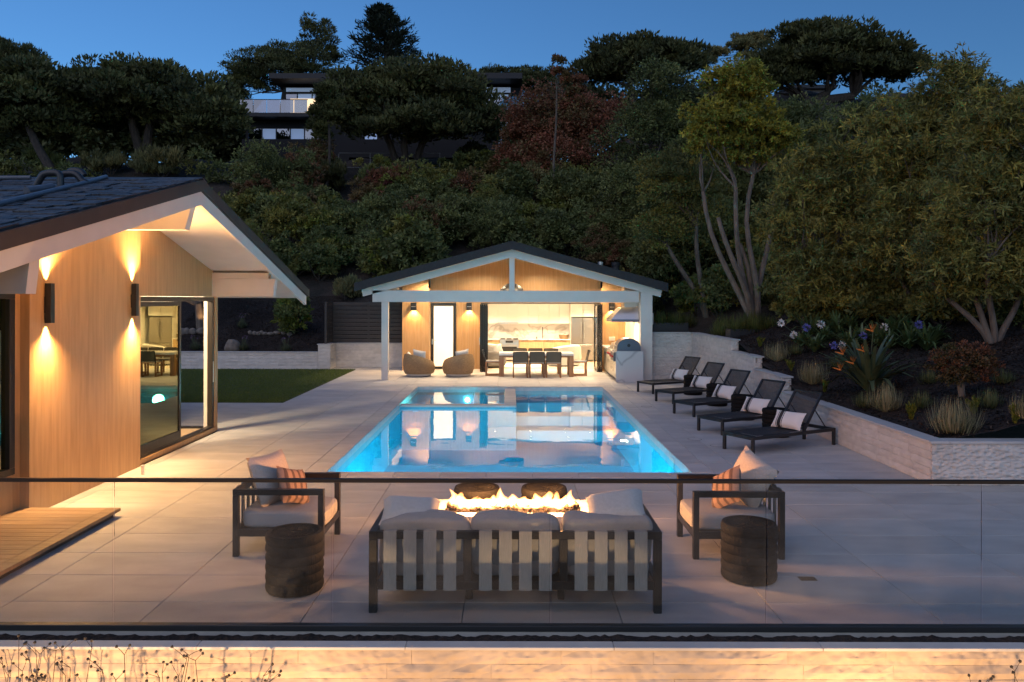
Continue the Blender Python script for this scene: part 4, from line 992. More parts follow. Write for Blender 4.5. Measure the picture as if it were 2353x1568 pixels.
wicker_chair(-3.02, 26.35, R(-52), 'round tan wicker armchair nearer the white corner post'); wicker_chair(-1.72, 26.35, R(42), 'round tan wicker armchair nearer the folding door panels')
throw('throw_pillow', (-2.98, 26.10, .68), (R(16), R(8), R(-20)), .48, .42, .17, WPILL, 'white pillow in the wicker armchair by the corner post', 3)
throw('throw_pillow', (-3.32, 26.30, .58), (R(10), R(20), R(-70)), .42, .36, .15, WPILL, 'white pillow low at the side of the wicker armchair by the corner post', 4)
throw('throw_pillow', (-1.58, 26.18, .68), (R(14), R(-10), R(25)), .48, .42, .17, WPILL, 'white pillow in the wicker armchair by the folding panels', 5)

# ================================================================== SUN LOUNGERS
def lounger(ox, oy, ang, lab):
    """local: x along the length from the foot end, y across (0..-.69)"""
    t = thing('sun_lounger', (ox, oy, 0), lab, 'sun lounger', ang)
    Lg, Wd, hz = 2.02, .69, .30
    for x in (0.0, Lg - .05):
        for y in (-.05, -Wd): MB().box(x, x + .05, y, y + .05, 0, hz - .055, .004).build('leg', BLACK, t)
    for y in (-.05, -Wd): MB().box(0, Lg, y, y + .05, hz - .055, hz, .005).build('side_rail', BLACK, t)
    MB().box(.001, .05, -Wd + .05, -.05, hz - .054, hz - .001).build('end_rail', BLACK, t); MB().box(Lg - .05, Lg - .001, -Wd + .05, -.05, hz - .054, hz - .001).build('end_rail', BLACK, t)
    b = MB(); n = 8; vs = []
    for i in range(n + 1):
        for j in range(n + 1):
            x = .14 + (1.27 - .14) * i / n; y = -.045 - (Wd - .09) * j / n; vs.append((x, y, hz + .004 - .02 * math.sin(math.pi * i / n) * math.sin(math.pi * j / n)))
    fs = [(i * 9 + j, i * 9 + j + 1, i * 9 + 10 + j, i * 9 + 9 + j) for i in range(n) for j in range(n)]
    b.add(vs, fs).build('sling', SLING, t)
    MB().box(.05, .13, -Wd + .06, -.06, hz - .006, hz + .004, .003).build('end_slat', BLACK, t)
    ca, sa = math.cos(R(54)), math.sin(R(54)); hx = 1.28; bl = .76
    o = MB()
    for y in (-.06, -Wd + .06): o.bar((hx, y, hz), (hx + bl * ca, y, hz + bl * sa), .035, .035)
    o.bar((hx + bl * ca, -.045, hz + bl * sa), (hx + bl * ca, -Wd + .045, hz + bl * sa), .035, .035)
    bo = o.build('back_frame', BLACK, t)
    MB().add([(hx, -.07, hz + .012), (hx, -Wd + .07, hz + .012), (hx + bl * ca, -Wd + .07, hz + bl * sa + .012), (hx + bl * ca, -.07, hz + bl * sa + .012)], [(0, 1, 2, 3)]).build('back_sling', SLINGB, bo)
    for y in (-.10, -Wd + .10): MB().bar((hx + .62 * bl * ca, y, hz + .62 * bl * sa), (hx + .62, y, hz - .02), .014, .014).build('prop', BLACK, t)
    return t
SLINGB = bpy.data.materials.new('see_through_sling'); SLINGB.use_nodes = True
_t = SLINGB.node_tree; _m = _t.nodes.new('ShaderNodeMixShader'); _m.inputs[0].default_value = .82; _tr = _t.nodes.new('ShaderNodeBsdfTransparent')
_t.nodes['Principled BSDF'].inputs['Base Color'].default_value = (.016, .016, .018, 1); _t.nodes['Principled BSDF'].inputs['Roughness'].default_value = .8
_t.links.new(_tr.outputs[0], _m.inputs[1]); _t.links.new(_t.nodes['Principled BSDF'].outputs[0], _m.inputs[2]); _t.links.new(_m.outputs[0], _t.nodes['Material Output'].inputs[0])
ORD = ['first', 'second', 'third', 'fourth', 'fifth']
LA = R(29.4)
LP = [(3.63, 13.62), (3.64, 15.53), (3.64, 17.85), (3.63, 20.0), (3.50, 22.04)]
for k, (x, y) in enumerate(LP):
    nm = ORD[4 - k]
    lounger(x, y, LA, f'black mesh sun lounger with raised back, {nm} from the pavilion')
    c, s = math.cos(LA), math.sin(LA); px, py = 1.20, -.36
    throw('lumbar_pillow', (x + px * c - py * s, y + px * s + py * c, .455), (R(-33), R(0), LA - R(90) + R(6 - 3 * (k % 3))), .60, .34, .17, STRIPE, f'cream pillow with black stripes on the {nm} sun lounger from the pavilion', 10 + k)

# ================================================================== ROPE STOOLS
def stool_build():
    t = thing('rope_stool', (0, 0, 0), 'x', 'stool')
    h = .50 / 6.3
    for i in range(6):
        z0 = .01 + i * h * 1.05; pr = [(.238, z0)] + [(.236 + .015 * math.sin(math.pi * q / 6) ** .5, z0 + h * 1.03 * q / 6) for q in range(1, 6)] + [(.238, z0 + h * 1.03)]
        MB().lathe(pr, 40, cap=(i == 0)).build('rope_band', ROPE, t, smooth=True)
    MB().lathe([(.205, .492), (.232, .488), (.244, .498), (.240, .512), (.222, .516), (.205, .512)], 40, cap=False).build('top_ring', ROPE, t, smooth=True)
    b = MB(); b.lathe([(.206, .498), (.001, .504)], 40, cap=False)
    for k in range(48):
        a = 2 * math.pi * k / 48; r0 = .03 if k % 2 else .09
        b.tube([(r0 * math.cos(a), r0 * math.sin(a), .506), (.205 * math.cos(a), .205 * math.sin(a), .503)], .006, 5)
    for r_ in (.06, .11, .16): b.tube([(r_ * math.cos(q * R(12)), r_ * math.sin(q * R(12)), .506) for q in range(31)], .005, 5)
    b.build('woven_top', ROPE, t); return t
st0 = stool_build()
SP = [(-1.89, 7.0, 'round dark rope stool in front of the left armchair by the railing'.replace('left armchair', 'armchair on the house side')), (2.19, 7.3, 'round dark rope stool in front of the armchair on the lounger side'),
      (-.36, 8.66, 'dark rope stool behind the fire table, on the house side'), (.37, 8.66, 'dark rope stool behind the fire table, on the lounger side'),
      (4.97, 14.9, 'dark rope stool between the fourth and fifth sun loungers from the pavilion'), (4.97, 17.0, 'dark rope stool between the third and fourth sun loungers from the pavilion'), (4.98, 19.2, 'dark rope stool between the second and third sun loungers from the pavilion'), (4.91, 21.4, 'dark rope stool between the first and second sun loungers from the pavilion')]
for k, (x, y, lab) in enumerate(SP):
    o = st0 if k == 0 else copy_tree(st0)
    o.location = (x, y, 0); o.rotation_euler = (0, 0, k * .7); o['label'] = lab; o['group'] = 'round rope stools on the patio'

# ================================================================== FIRE LOUNGE
def armchair(x, y, rz, lab, seed):
    """faces +X locally; origin at the middle of the back edge"""
    t = thing('patio_armchair', (x, y, 0), lab, 'armchair', rz)
    D_, W_ = .90, .80; s = .058
    for xx in (0, D_ - s):
        for yy in (-W_ / 2, W_ / 2 - s): MB().box(xx, xx + s, yy, yy + s, 0, .606, .004).build('leg', BRONZE, t)
    for yy in (-W_ / 2, W_ / 2 - s):
        MB().box(0, D_, yy, yy + s, .607, .665, .004).build('arm_rail', BRONZE, t); MB().box(s, D_ - s, yy + .002, yy + s - .002, .20, .272, .004).build('seat_rail', BRONZE, t)
    MB().box(.002, s - .002, -W_ / 2 + s, W_ / 2 - s, .607, .664, .004).build('back_rail', BRONZE, t); MB().box(D_ - s + .002, D_ - .002, -W_ / 2 + s, W_ / 2 - s, .20, .271, .004).build('seat_rail', BRONZE, t); MB().box(.002, s - .002, -W_ / 2 + s, W_ / 2 - s, .20, .271).build('seat_rail', BRONZE, t)
    for k in range(4):
        yy = -.24 + k * .16; MB().box(-.004, .0, yy - .05, yy + .05, .19, .67).build('strap', STRAP, t)
    MB().box(s, D_ - s, -W_ / 2 + s, W_ / 2 - s, .235, .25).build('seat_deck', BRONZE, t)
    MB().soft(.86, W_ - 2 * s - .012, .18, (.475, 0, .345), 7, 8, .006, seed).build('seat_cushion', LINEN, t, smooth=True)
    return t
armchair(-2.74, 8.26, 0, 'bronze framed patio armchair with grey seat on the house side of the fire', 1)
armchair(2.70, 8.21, math.pi, 'bronze framed patio armchair with grey seat on the lounger side of the fire', 2)
throw('throw_pillow', (-2.50, 8.36, .67), (R(0), R(6), R(90 - 8)), .56, .54, .20, BEIGE, 'large plain pillow leaning in the armchair on the house side', 20).rotation_euler = (R(-22), R(0), R(68))
throw('throw_pillow', (-2.24, 8.22, .62), (R(-28), R(16), R(62)), .40, .40, .15, STRIPE2, 'small brown striped pillow in the armchair on the house side', 21)
throw('throw_pillow', (2.50, 8.30, .68), (R(-20), R(20), R(-66)), .54, .52, .20, BEIGE, 'large plain pillow leaning in the armchair on the lounger side', 22)
throw('throw_pillow', (2.20, 8.10, .63), (R(-26), R(-28), R(-60)), .42, .40, .15, STRIPE2, 'small brown striped pillow in the armchair on the lounger side', 23)
# sofa seen from behind
sf = thing('patio_sofa', (.045, 6.46, 0), 'long bronze sofa with grey strap back facing the fire', 'sofa')
W2, Dp, s = 1.19, .88, .065
for sx in (-1, 1):
    for y0 in (0, Dp - s): MB().box(sx * W2, sx * (W2 - s), y0, y0 + s, 0, .598, .004).build('leg', BRONZE, sf)
    MB().box(sx * W2, sx * (W2 - s), 0, Dp, .60, .665, .004).build('arm_rail', BRONZE, sf)
    MB().box(sx * (W2 - .002), sx * (W2 - s + .002), s, Dp - s, .19, .262, .004).build('seat_rail', BRONZE, sf)
    MB().box(sx * .39 - .033, sx * .39 + .033, .003, .055, .262, .60, .004).build('back_post', BRONZE, sf)
    MB().box(sx * .39 - .028, sx * .39 + .028, .30, .36, 0, .19, .004).build('middle_leg', BRONZE, sf)
MB().box(-W2 + s, W2 - s, .002, .055, .601, .663, .004).build('back_rail', BRONZE, sf)
MB().box(-W2 + s, W2 - s, .002, .055, .19, .261, .004).build('seat_rail', BRONZE, sf); MB().box(-W2 + s, W2 - s, Dp - .055, Dp - .002, .19, .261, .004).build('seat_rail', BRONZE, sf)
MB().box(-W2 + s + .01, W2 - s - .01, .06, Dp - .06, .235, .25).build('seat_deck', BRONZE, sf)
for sec in (-1, 0, 1):
    for k in range(4):
        xc = sec * .775 + (k - 1.5) * .162 + (.0)
        b = MB(); b.box(xc - .052, xc + .052, -.006, -.001, .187, .668); b.box(xc - .052, xc + .052, -.001, .058, .664, .669); b.build('strap', STRAP, sf)
    MB().soft(.745, .70, .17, (sec * .75, .46, .335), 7, 9, .008, sec + 5).build('seat_cushion', LINEN, sf, smooth=True)
    M = Matrix.Translation((sec * .75, .185, .545)) @ Matrix.Rotation(R(14), 4, 'X')
    MB().soft(.755, .21, .46, (0, 0, 0), 6, 16, .03, sec + 9).xf(M).build('back_cushion', LINEN, sf, smooth=True)
throw('throw_pillow', (-.84, 6.74, .745), (R(-72), R(3), R(4)), .50, .40, .18, WPILL, 'pale fringed pillow on the sofa back at the house end', 30)
throw('throw_pillow', (.90, 6.76, .77), (R(-64), R(-10), R(-6)), .50, .42, .18, WPILL, 'pale fringed pillow on the sofa back at the lounger end', 31)
# fire table
ft = thing('fire_table', (.03, 8.02, 0), 'long white concrete fire table with burning gas flames and brown lava rock', 'fire table')
FX, FY, FZ = .90, .33, .45
b = MB(); b.box(-FX, FX, -FY, -FY + .15, FZ - .07, FZ, .006); b.box(-FX, FX, FY - .15, FY, FZ - .07, FZ, .006); b.box(-FX, -FX + .22, -FY + .15, FY - .15, FZ - .07, FZ - .0005); b.box(FX - .22, FX, -FY + .15, FY - .15, FZ - .07, FZ - .0005); b.build('top_slab', CONC, ft)
MB().box(-FX + .08, FX - .08, -FY + .06, FY - .06, 0, FZ - .072, .006).build('base', CONC, ft)
MB().box(-FX + .22, FX - .22, -FY + .15, FY - .15, FZ - .07, FZ - .03).build('burner_tray', BLACK, ft)
def rockmesh(seed, sub=1):
    rs = random.Random(seed); t = (1 + 5 ** .5) / 2
    vs = [Vector(v).normalized() * rs.uniform(.75, 1.2) for v in [(-1, t, 0), (1, t, 0), (-1, -t, 0), (1, -t, 0), (0, -1, t), (0, 1, t), (0, -1, -t), (0, 1, -t), (t, 0, -1), (t, 0, 1), (-t, 0, -1), (-t, 0, 1)]]
    fs = [(0, 11, 5), (0, 5, 1), (0, 1, 7), (0, 7, 10), (0, 10, 11), (1, 5, 9), (5, 11, 4), (11, 10, 2), (10, 7, 6), (7, 1, 8), (3, 9, 4), (3, 4, 2), (3, 2, 6), (3, 6, 8), (3, 8, 9), (4, 9, 5), (2, 4, 11), (6, 2, 10), (8, 6, 7), (9, 8, 1)]
    return vs, fs
RM = [MB().add(*rockmesh(k)).mesh('lava_rock', LAVA) for k in range(5)]
for k in range(230):
    x, y = random.uniform(-.66, .66), random.uniform(-.165, .165); r_ = random.uniform(.014, .028)
    link('lava_rock', random.choice(RM), ft, (x, y, FZ - .03 + r_ * .7 + .05 * (1 - (y / .18) ** 2) * random.random()), (random.random() * 6, random.random() * 6, 0), (r_ * 1.2, r_, r_ * .8))
FLAME = bpy.data.materials.new('flame'); FLAME.use_nodes = True
_t = FLAME.node_tree; _t.nodes.clear(); _o = _t.nodes.new('ShaderNodeOutputMaterial'); _e = _t.nodes.new('ShaderNodeEmission')
_e.inputs[0].default_value = (1, .36, .10, 1); _e.inputs[1].default_value = 75; _t.links.new(_e.outputs[0], _o.inputs['Volume'])
rs = random.Random(11)
for k in range(64):
    x = -.60 + 1.20 * k / 63 + rs.uniform(-.04, .04); y = rs.uniform(-.09, .09); h = rs.uniform(.05, .12) * (1.7 if rs.random() < .15 else 1); r_ = rs.uniform(.03, .065)
    b = MB(); vs = []; n = 8; m = 8; lean = rs.uniform(-.35, .35); ph = rs.uniform(0, 6)
    for i in range(m + 1):
        u = i / m; rad = r_ * (math.sin(math.pi * (.18 + .82 * u)) ** .9 + .02) * (1 - .25 * u); cx = lean * h * u * u + .014 * math.sin(ph + 6 * u); cy = .012 * math.cos(ph + 5 * u)
        for q in range(n):
            a = 2 * math.pi * q / n; w_ = 1 + .3 * math.sin(2 * a + ph + 7 * u) + .2 * math.sin(3 * a - 9 * u + ph); vs.append((cx + rad * w_ * math.cos(a), cy + rad * w_ * math.sin(a), u * h))
    fs = [(i * n + q, i * n + (q + 1) % n, (i + 1) * n + (q + 1) % n, (i + 1) * n + q) for i in range(m) for q in range(n)] + [tuple(range(n - 1, -1, -1)), tuple(range(m * n, m * n + n))]
    o = b.add(vs, fs).build('flame', FLAME, ft, smooth=True); o.location = (x, y, FZ + .015)
for x in (-.42, 0, .42): lamp('fire_light', 'POINT', (.03 + x, 8.02, FZ + .24), 95, (1, .42, .14), ft, size=.09)

# ================================================================== GLASS RAILING
gl = thing('glass_railing', (0, 6.2, 0), 'frameless glass railing with a dark top rail along the near patio edge', 'railing')
YA, YB = 6.245, 6.165     # y at x=-4.5 and x=+4.5 (the railing runs slightly askew)
def ry(x): return YA + (YB - YA) * (x + 4.5) / 9 if False else 6.185
JX = [(q - VX) / FPX * 6.185 for q in (-240, 262, 766, 1267, 1763, 2258, 2750)]
for i in range(len(JX) - 1):
    MB().box(JX[i] + .006, JX[i + 1] - .006, 6.179, 6.191, .02, 1.135, .002).build('glass_pane', RAILG, gl, W=True)
MB().box(JX[0], JX[-1], 6.168, 6.202, 1.125, 1.155, .004).build('top_rail', BRONZE, gl, W=True)
MB().box(JX[0], JX[-1], 6.150, 6.215, -.02, .025, .004).build('base_channel', BLACK, gl, W=True)
# floor drains
for x, y, s_, lab in ((-1.285, 8.43, .1, 'small square floor drain between the house-side armchair and the sofa'), (2.72, 7.28, .1, 'small square floor drain beside the rope stool on the lounger side')):
    t = thing('floor_drain', (x, y, 0), lab, 'drain')
    b = MB(); b.box(-.075, .075, -.05, .05, .001, .004); b.build('cover', BLACK, t)
    for k in range(5): MB().box(-.065 + k * .028, -.052 + k * .028, -.04, .04, .004, .006).build('bar', BRONZE, t)
for x, y, lab in ((3.37, 14.55, 'round deck lid set into the patio between pool and nearest loungers'), (3.62, 13.9, 'smaller round deck lid in front of the lounger foot'), (3.25, 19.0, 'round deck lid beside the middle of the pool')):
    t = thing('deck_lid', (x, y, 0), lab, 'lid'); MB().lathe([(.13, .001), (.125, .004), (.118, .004), (.116, .001)], 28, cap=False).build('ring', GROUT, t); MB().lathe([(.115, .0008), (.115, .0035), (.001, .0036)], 28).build('plate', TILE, t)
# garden spotlights below the wall
for k, x in enumerate((-3.3, -1.7, .3, 2.5, 4.2)):
    t = thing('garden_spotlight', (x, 4.68, -1.6), f'garden spotlight aimed up at the stone wall, {ORD[k]} from the house side', 'lamp')
    MB().tube([(0, 0, 0), (0, 0, .42)], .012, 8).build('stake', BLACK, t)
    MB().tube([(0, 0, .42), (0, .08, .54)], [.04, .05], 14).build('head', BLACK, t)
    lamp('garden_lamp', 'SPOT', (x, 4.78, -1.04), (190, 180, 130, 200, 100)[k], (1, .58, .27), t, (x, 6.46, .55), .03, 112, 1.)

# ================================================================== PLANTING
def TH1(x, y): return float(TH(x, y))
def hillhit(px, py, d0=11.2, d1=130):
    dx, dz = (px - VX) / FPX, -(py - VY) / FPX
    if dx < .14: d0 = 28.9
    D = np.arange(d0, d1, .05); z = CH + dz * D; h = TH(dx * D, D)
    k = np.nonzero(z <= h)[0]; D_ = D[k[0]] if len(k) else d1
    return Vector((dx * D_, D_, TH1(dx * D_, D_)))
def ca(x, y): return ((1560 + x / 2.353) / 1.08797, (780 + y / 2.353) / 1.08797)      # enlargements of the photograph -> its pixels
def cg(x, y): return ((440 + x / 4.525) / 1.08797, (720 + y / 4.525) / 1.08797)
def crown(parent, ells, nsub, sr, nl, L, Wd, cols, m=None, flat=.8, drop=0., up=0., toponly=False, fill=.55, name='crown', spread=1.0, whorl=0):
    m = m or LEAF; C = np.array([e[0] for e in ells], float); Q = np.array([e[1] for e in ells], float)
    wg = Q.prod(1) ** (2 / 3); ids = RNG.choice(len(ells), nsub, p=wg / wg.sum())
    u = unit(nsub)
    if toponly: u[:, 2] = np.where(u[:, 2] < -.45, -u[:, 2], u[:, 2]); u /= np.linalg.norm(u, axis=1)[:, None]
    f = (fill + (1 - fill) * RNG.random(nsub)) * .92
    sc = C[ids] + u * Q[ids] * f[:, None]; srr = sr * RNG.uniform(.4, 1.6, nsub)
    cols = np.array(cols, float); cid = RNG.integers(0, len(cols), nsub)
    sid = RNG.integers(0, nsub, nl); v = unit(nl); v[:, 2] = np.where(v[:, 2] < -.2, -v[:, 2] * .6, v[:, 2]); v /= np.linalg.norm(v, axis=1)[:, None]
    pos = sc[sid] + v * (srr[sid] * (.45 + .6 * RNG.random(nl) ** .6))[:, None] * np.array([spread, spread, flat])
    if whorl:
        k = nl // whorl; nl = k * whorl; g = np.repeat(np.arange(k), whorl); sid = sid[g]; pos = pos[g]; ax = v[g]; v = ax
        d = ax * .55 + unit(nl) * .95
    else: d = v * .9 + unit(nl) * .75
    d = d + 0; d[:, 2] += up - drop; d /= np.linalg.norm(d, axis=1)[:, None]
    s = np.cross(d, unit(nl)); s /= np.linalg.norm(s, axis=1)[:, None] + 1e-9
    cc = cols[cid[sid]] * (RNG.uniform(.78, 1.22, (nl, 1)) if not whorl else RNG.uniform(.62, 1.35, (nl // whorl, 1))[g] * RNG.uniform(.9, 1.1, (nl, 1))) * (RNG.uniform(.8, 1.2, nsub)[sid])[:, None]
    leafmesh(name, pos, d, s, L * RNG.uniform(.5, 1.55, nl), Wd * RNG.uniform(.65, 1.35, nl), cc, m, parent)
    return sc
def limb(mb, a, b, r0, r1, wob=.08, n=6, seg=7):
    a, b = Vector(a), Vector(b); Ln = (b - a).length; pts = []; rr = []
    o = [Vector((random.uniform(-1, 1), random.uniform(-1, 1), random.uniform(-.5, .5))) * wob * Ln for _ in range(2)]
    for i in range(n + 1):
        u = i / n; p = a.lerp(b, u) + o[0] * math.sin(math.pi * u) + o[1] * math.sin(2 * math.pi * u) * .4; pts.append(p); rr.append(r0 + (r1 - r0) * u)
    mb.tube(pts, rr, seg); return pts
def trunks(parent, base, forks, targets, r0, m=BARK, twigs=0, wob=.07):
    mb = MB(); ends = []
    for fk in forks: limb(mb, base, fk, r0, r0 * .6, wob, 7, 8); ends.append(Vector(fk))
    for t in targets:
        t = Vector(t); f = min(ends, key=lambda e: (e - t).length); pts = limb(mb, f, f.lerp(t, .92), r0 * .36, r0 * .08, wob * 1.4, 5, 6)
        for _ in range(twigs):
            q = random.choice(pts[2:]); limb(mb, q, q + Vector((random.uniform(-1, 1), random.uniform(-1, 1), random.uniform(-.2, 1))) * min(.8, (t - f).length * .22), r0 * .10, r0 * .03, .1, 3, 4)
    return mb.build('trunk', m, parent, W=True, smooth=True)
def ell(px, py, rx, ry, D, dz=.8): 
    c = P(px, py, D); k = D / FPX; return (c, (rx * k, rx * k * dz, ry * k))
def tree(name, label, base, D, ells, nsub, sr, nl, L, Wd, cols, m=None, bark=BARK, r0=.25, forkpx=None, ntar=8, group=None, twigs=1, **kw):
    if base is None: raise ValueError
    b = hillhit(*base) if D is None else Vector(((base[0] - VX) / FPX * D, D, TH1((base[0] - VX) / FPX * D, D)))
    D = b.y; t = thing(name, tuple(b), label, 'tree' if 'shrub' not in name else 'shrub', group=group)
    E = [ell(*e[:4], D + (e[4] if len(e) > 4 else 0)) for e in ells]
    sc = crown(t, E, nsub, sr * D / FPX, nl, L, Wd, cols, m, **kw)
    fk = [P(x, y, D + dd) for x, y, dd in (forkpx or [(ells[0][0], ells[0][1] + ells[0][3] * .5, 0)])]
    idx = RNG.choice(len(sc), min(ntar, len(sc)), replace=False)
    trunks(t, tuple(b - Vector((0, 0, .2))), fk, [tuple(sc[i]) for i in idx], r0, bark, twigs)
    return t
PINE = [(0.079, 0.088, 0.029), (0.101, 0.105, 0.034), (0.058, 0.066, 0.024)]
PINEY = [(0.110, 0.117, 0.038), (0.083, 0.094, 0.032), (0.067, 0.077, 0.031)]
DARKG = [(0.139, 0.164, 0.054), (0.187, 0.203, 0.064), (0.103, 0.125, 0.042)]
OLIVE = [(0.222, 0.208, 0.05), (0.173, 0.172, 0.046), (0.266, 0.231, 0.05), (0.126, 0.137, 0.041)]
YELG = [(0.321, 0.286, 0.037), (0.248, 0.248, 0.037), (0.321, 0.286, 0.041), (0.175, 0.196, 0.035)]
REDB = [(0.238, 0.099, 0.052), (0.185, 0.086, 0.042), (0.152, 0.105, 0.042), (0.287, 0.105, 0.06)]
GREYG = [(0.206, 0.194, 0.081), (0.17, 0.167, 0.071), (0.247, 0.211, 0.081)]
PK = dict(m=NEEDLE, flat=.6, up=.6, toponly=True, fill=.35)
tree('stone_pine', 'broad dark umbrella pine with a leaning trunk above the shingle roof', (322, 372), 57, [(330, 240, 220, 85), (200, 255, 120, 75, 1), (470, 290, 95, 60, -1), (300, 290, 150, 40, 2)], 420, 30, 48000, 0.340, 0.17, PINEY, r0=.42, forkpx=[(300, 275, 0), (345, 280, .5)], ntar=12, **PK)
tree('stone_pine', 'umbrella pine growing at the far end of the house roof', (150, 380), 54, [(60, 240, 150, 85), (-60, 260, 100, 95), (80, 300, 110, 60, 1)], 320, 30, 34000, 0.340, 0.17, PINEY, r0=.35, ntar=9, **PK)
tree('stone_pine', 'distant pine crown on the skyline above the left umbrella pines', (20, 300), 84, [(30, 150, 90, 45), (0, 122, 22, 30)], 90, 16, 9000, 0.400, 0.115, PINE, r0=.3, **PK)
tree('pine_tree', 'rounded pine on the skyline beside the hilltop house', (640, 300), 80, [(650, 175, 130, 72), (560, 195, 60, 50), (530, 240, 40, 40)], 312, 18, 39000, .25, .095, PINEY, r0=0.21, **PK)
tree('pine_tree', 'tall open pine rising above the hilltop house', (726, 220), 84, [(728, 75, 52, 32), (745, 115, 48, 30), (700, 100, 35, 25), (765, 140, 32, 20)], 70, 12, 5200, 0.400, 0.1, PINE, r0=0.19, forkpx=[(724, 130, 0), (728, 90, 0)], ntar=12, m=NEEDLE, flat=.7, up=.5, fill=.3)
tree('stone_pine', 'wide umbrella pine with several trunks in front of the hilltop house', (935, 397), 57, [(935, 245, 210, 92), (1080, 295, 90, 75, -1), (840, 290, 105, 60, 1), (950, 300, 150, 50, -2), (955, 215, 115, 55, 0)], 480, 32, 52000, 0.340, 0.16, PINE, r0=.34, forkpx=[(880, 300, 0), (930, 310, -.4), (985, 300, .5)], ntar=14, **PK)
tree('pine_tree', 'small slender pine in front of the lit hilltop window', (745, 386), 53, [(750, 226, 26, 26), (728, 262, 18, 16), (735, 300, 26, 24), (770, 262, 34, 26)], 90, 12, 12825, .25, .095, PINE, r0=0.12, ntar=7, m=NEEDLE, flat=.7, up=.4, fill=.3)
tree('pine_tree', 'dark pine hedge on the ridge to the right of the hilltop house', (1200, 300), 78, [(1190, 200, 95, 46), (1260, 210, 70, 50), (1120, 190, 60, 35), (1320, 230, 60, 40)], 228, 13, 27000, .25, .095, PINE, r0=0.15, **PK)
tree('stone_pine', 'dark umbrella pine on the skyline above the red-leaved tree', (1480, 300), 62, [(1475, 150, 145, 62), (1400, 170, 75, 50), (1560, 150, 60, 50)], 300, 24, 32000, 0.360, 0.16, PINE, r0=.38, forkpx=[(1450, 200, 0), (1500, 195, 0)], ntar=12, **PK)
tree('pine_tree', 'small grey pine standing behind the largest skyline pine', (1722, 260), 74, [(1720, 105, 50, 34), (1745, 90, 28, 16), (1640, 130, 35, 20)], 67, 11, 11400, .25, .095, GREYG, r0=0.13, m=NEEDLE, flat=.7, up=.4, fill=.3)
tree('stone_pine', 'largest spreading umbrella pine on the right skyline', (1862, 300), 54, [(1880, 140, 160, 90), (1990, 160, 130, 70), (1780, 185, 80, 65), (2080, 165, 55, 35)], 420, 26, 44000, 0.320, 0.15, PINE, r0=.45, forkpx=[(1850, 225, 0), (1900, 215, .5), (1960, 220, 0)], ntar=16, **PK)
# conifer with upswept layered branches
def conifer():
    D = 84; b = Vector(((892 - VX) / FPX * D, D, TH1((892 - VX) / FPX * D, D)))
    t = thing('cypress_tree', tuple(b), 'tall dark pointed conifer on the skyline beside the open pine', 'tree')
    k = D / FPX; zt = P(875, 6, D)[2]; z0 = P(890, 175, D)[2]; cx = P(890, 0, D)[0]
    mb = MB(); mb.tube([tuple(b - Vector((0, 0, .3))), (cx, D, z0), (cx - .3, D, (z0 + zt) / 2), (P(875, 0, D)[0], D, zt)], [.45, .35, .2, .04], 8)
    pos = []; dr = []
    for i in range(150):
        u = random.random() ** .8; z = z0 + (zt - z0) * u * .96 - .5; a = random.uniform(0, 6.28); Lb = 100 * k * (1 - u) ** .8 * random.uniform(.55, 1.12) + .4
        x0 = cx - .6 * u; e = Vector((x0 + Lb * math.cos(a), D + Lb * math.sin(a), z + Lb * random.uniform(.25, .6)))
        p = limb(mb, (x0, D, z), e, .07, .02, .05, 4, 4)
        for q in range(58):
            w_ = random.random() ** .6; c = Vector((x0, D, z)).lerp(e, w_); rr = .08 + .42 * (1 - w_) * random.random() + .06
            pos.append((c.x + random.gauss(0, rr), c.y + random.gauss(0, rr), c.z + random.gauss(0, rr * .6)))
            dr.append((math.cos(a) + random.gauss(0, .5), math.sin(a) + random.gauss(0, .5), .55 + random.gauss(0, .4)))
    mb.build('trunk', BARK, t, W=True)
    pos = np.array(pos); d = np.array(dr); d /= np.linalg.norm(d, axis=1)[:, None]; s = np.cross(d, unit(len(d))); s /= np.linalg.norm(s, axis=1)[:, None]
    leafmesh('crown', pos, d, s, RNG.uniform(.35, .75, len(d)), .13, np.array([[.020, .030, .016]]) * RNG.uniform(.7, 1.3, (len(d), 1)), NEEDLE, t)
conifer()
# middle hillside trees
tree('red_leaf_tree', 'rust-red leaved tree on the slope left of the green trees', (1290, 470), None, [(1265, 285, 115, 80), (1365, 300, 85, 85), (1290, 385, 110, 75, -1), (1200, 340, 60, 60)], 340, 28, 44000, .17, .12, REDB, r0=.2, ntar=12, drop=.2, fill=.5)
tree('red_leaf_tree', 'thin sprig of a red-leaved tree standing up against the sky', (1285, 330), 46, [(1283, 135, 14, 14), (1290, 165, 20, 16), (1310, 200, 40, 35)], 22, 11, 2700, 0.160, 0.115, REDB, bark=BARKP, r0=.08, forkpx=[(1278, 200, 0)])
tree('bay_tree', 'tall dense dark green tree between the red tree and the yellow-green one', (1500, 560), None, [(1520, 235, 75, 105), (1470, 340, 85, 105), (1560, 380, 80, 115), (1450, 470, 85, 85, -1), (1560, 490, 70, 70, -1)], 330, 30, 42000, 0.150, 0.069, DARKG + [(.055, .065, .022)], r0=.22, ntar=12, drop=.1, fill=.5)
tree('yellow_green_tree', 'yellow-green crowned tree on bare pale forking trunks', (1737, 731), 24.3, [(1690, 205, 90, 60), (1690, 285, 115, 66), (1635, 320, 65, 50), (1770, 325, 65, 45), (1700, 350, 70, 40)], 300, 26, 44000, 0.115, 0.052, YELG, bark=BARKT, r0=.10, forkpx=[(1615, 440, .6), (1650, 500, -.4), (1690, 430, -.3), (1700, 560, .3), (1730, 400, .2), (1780, 440, 0)], ntar=40, twigs=3, fill=.4, drop=.05, whorl=7)
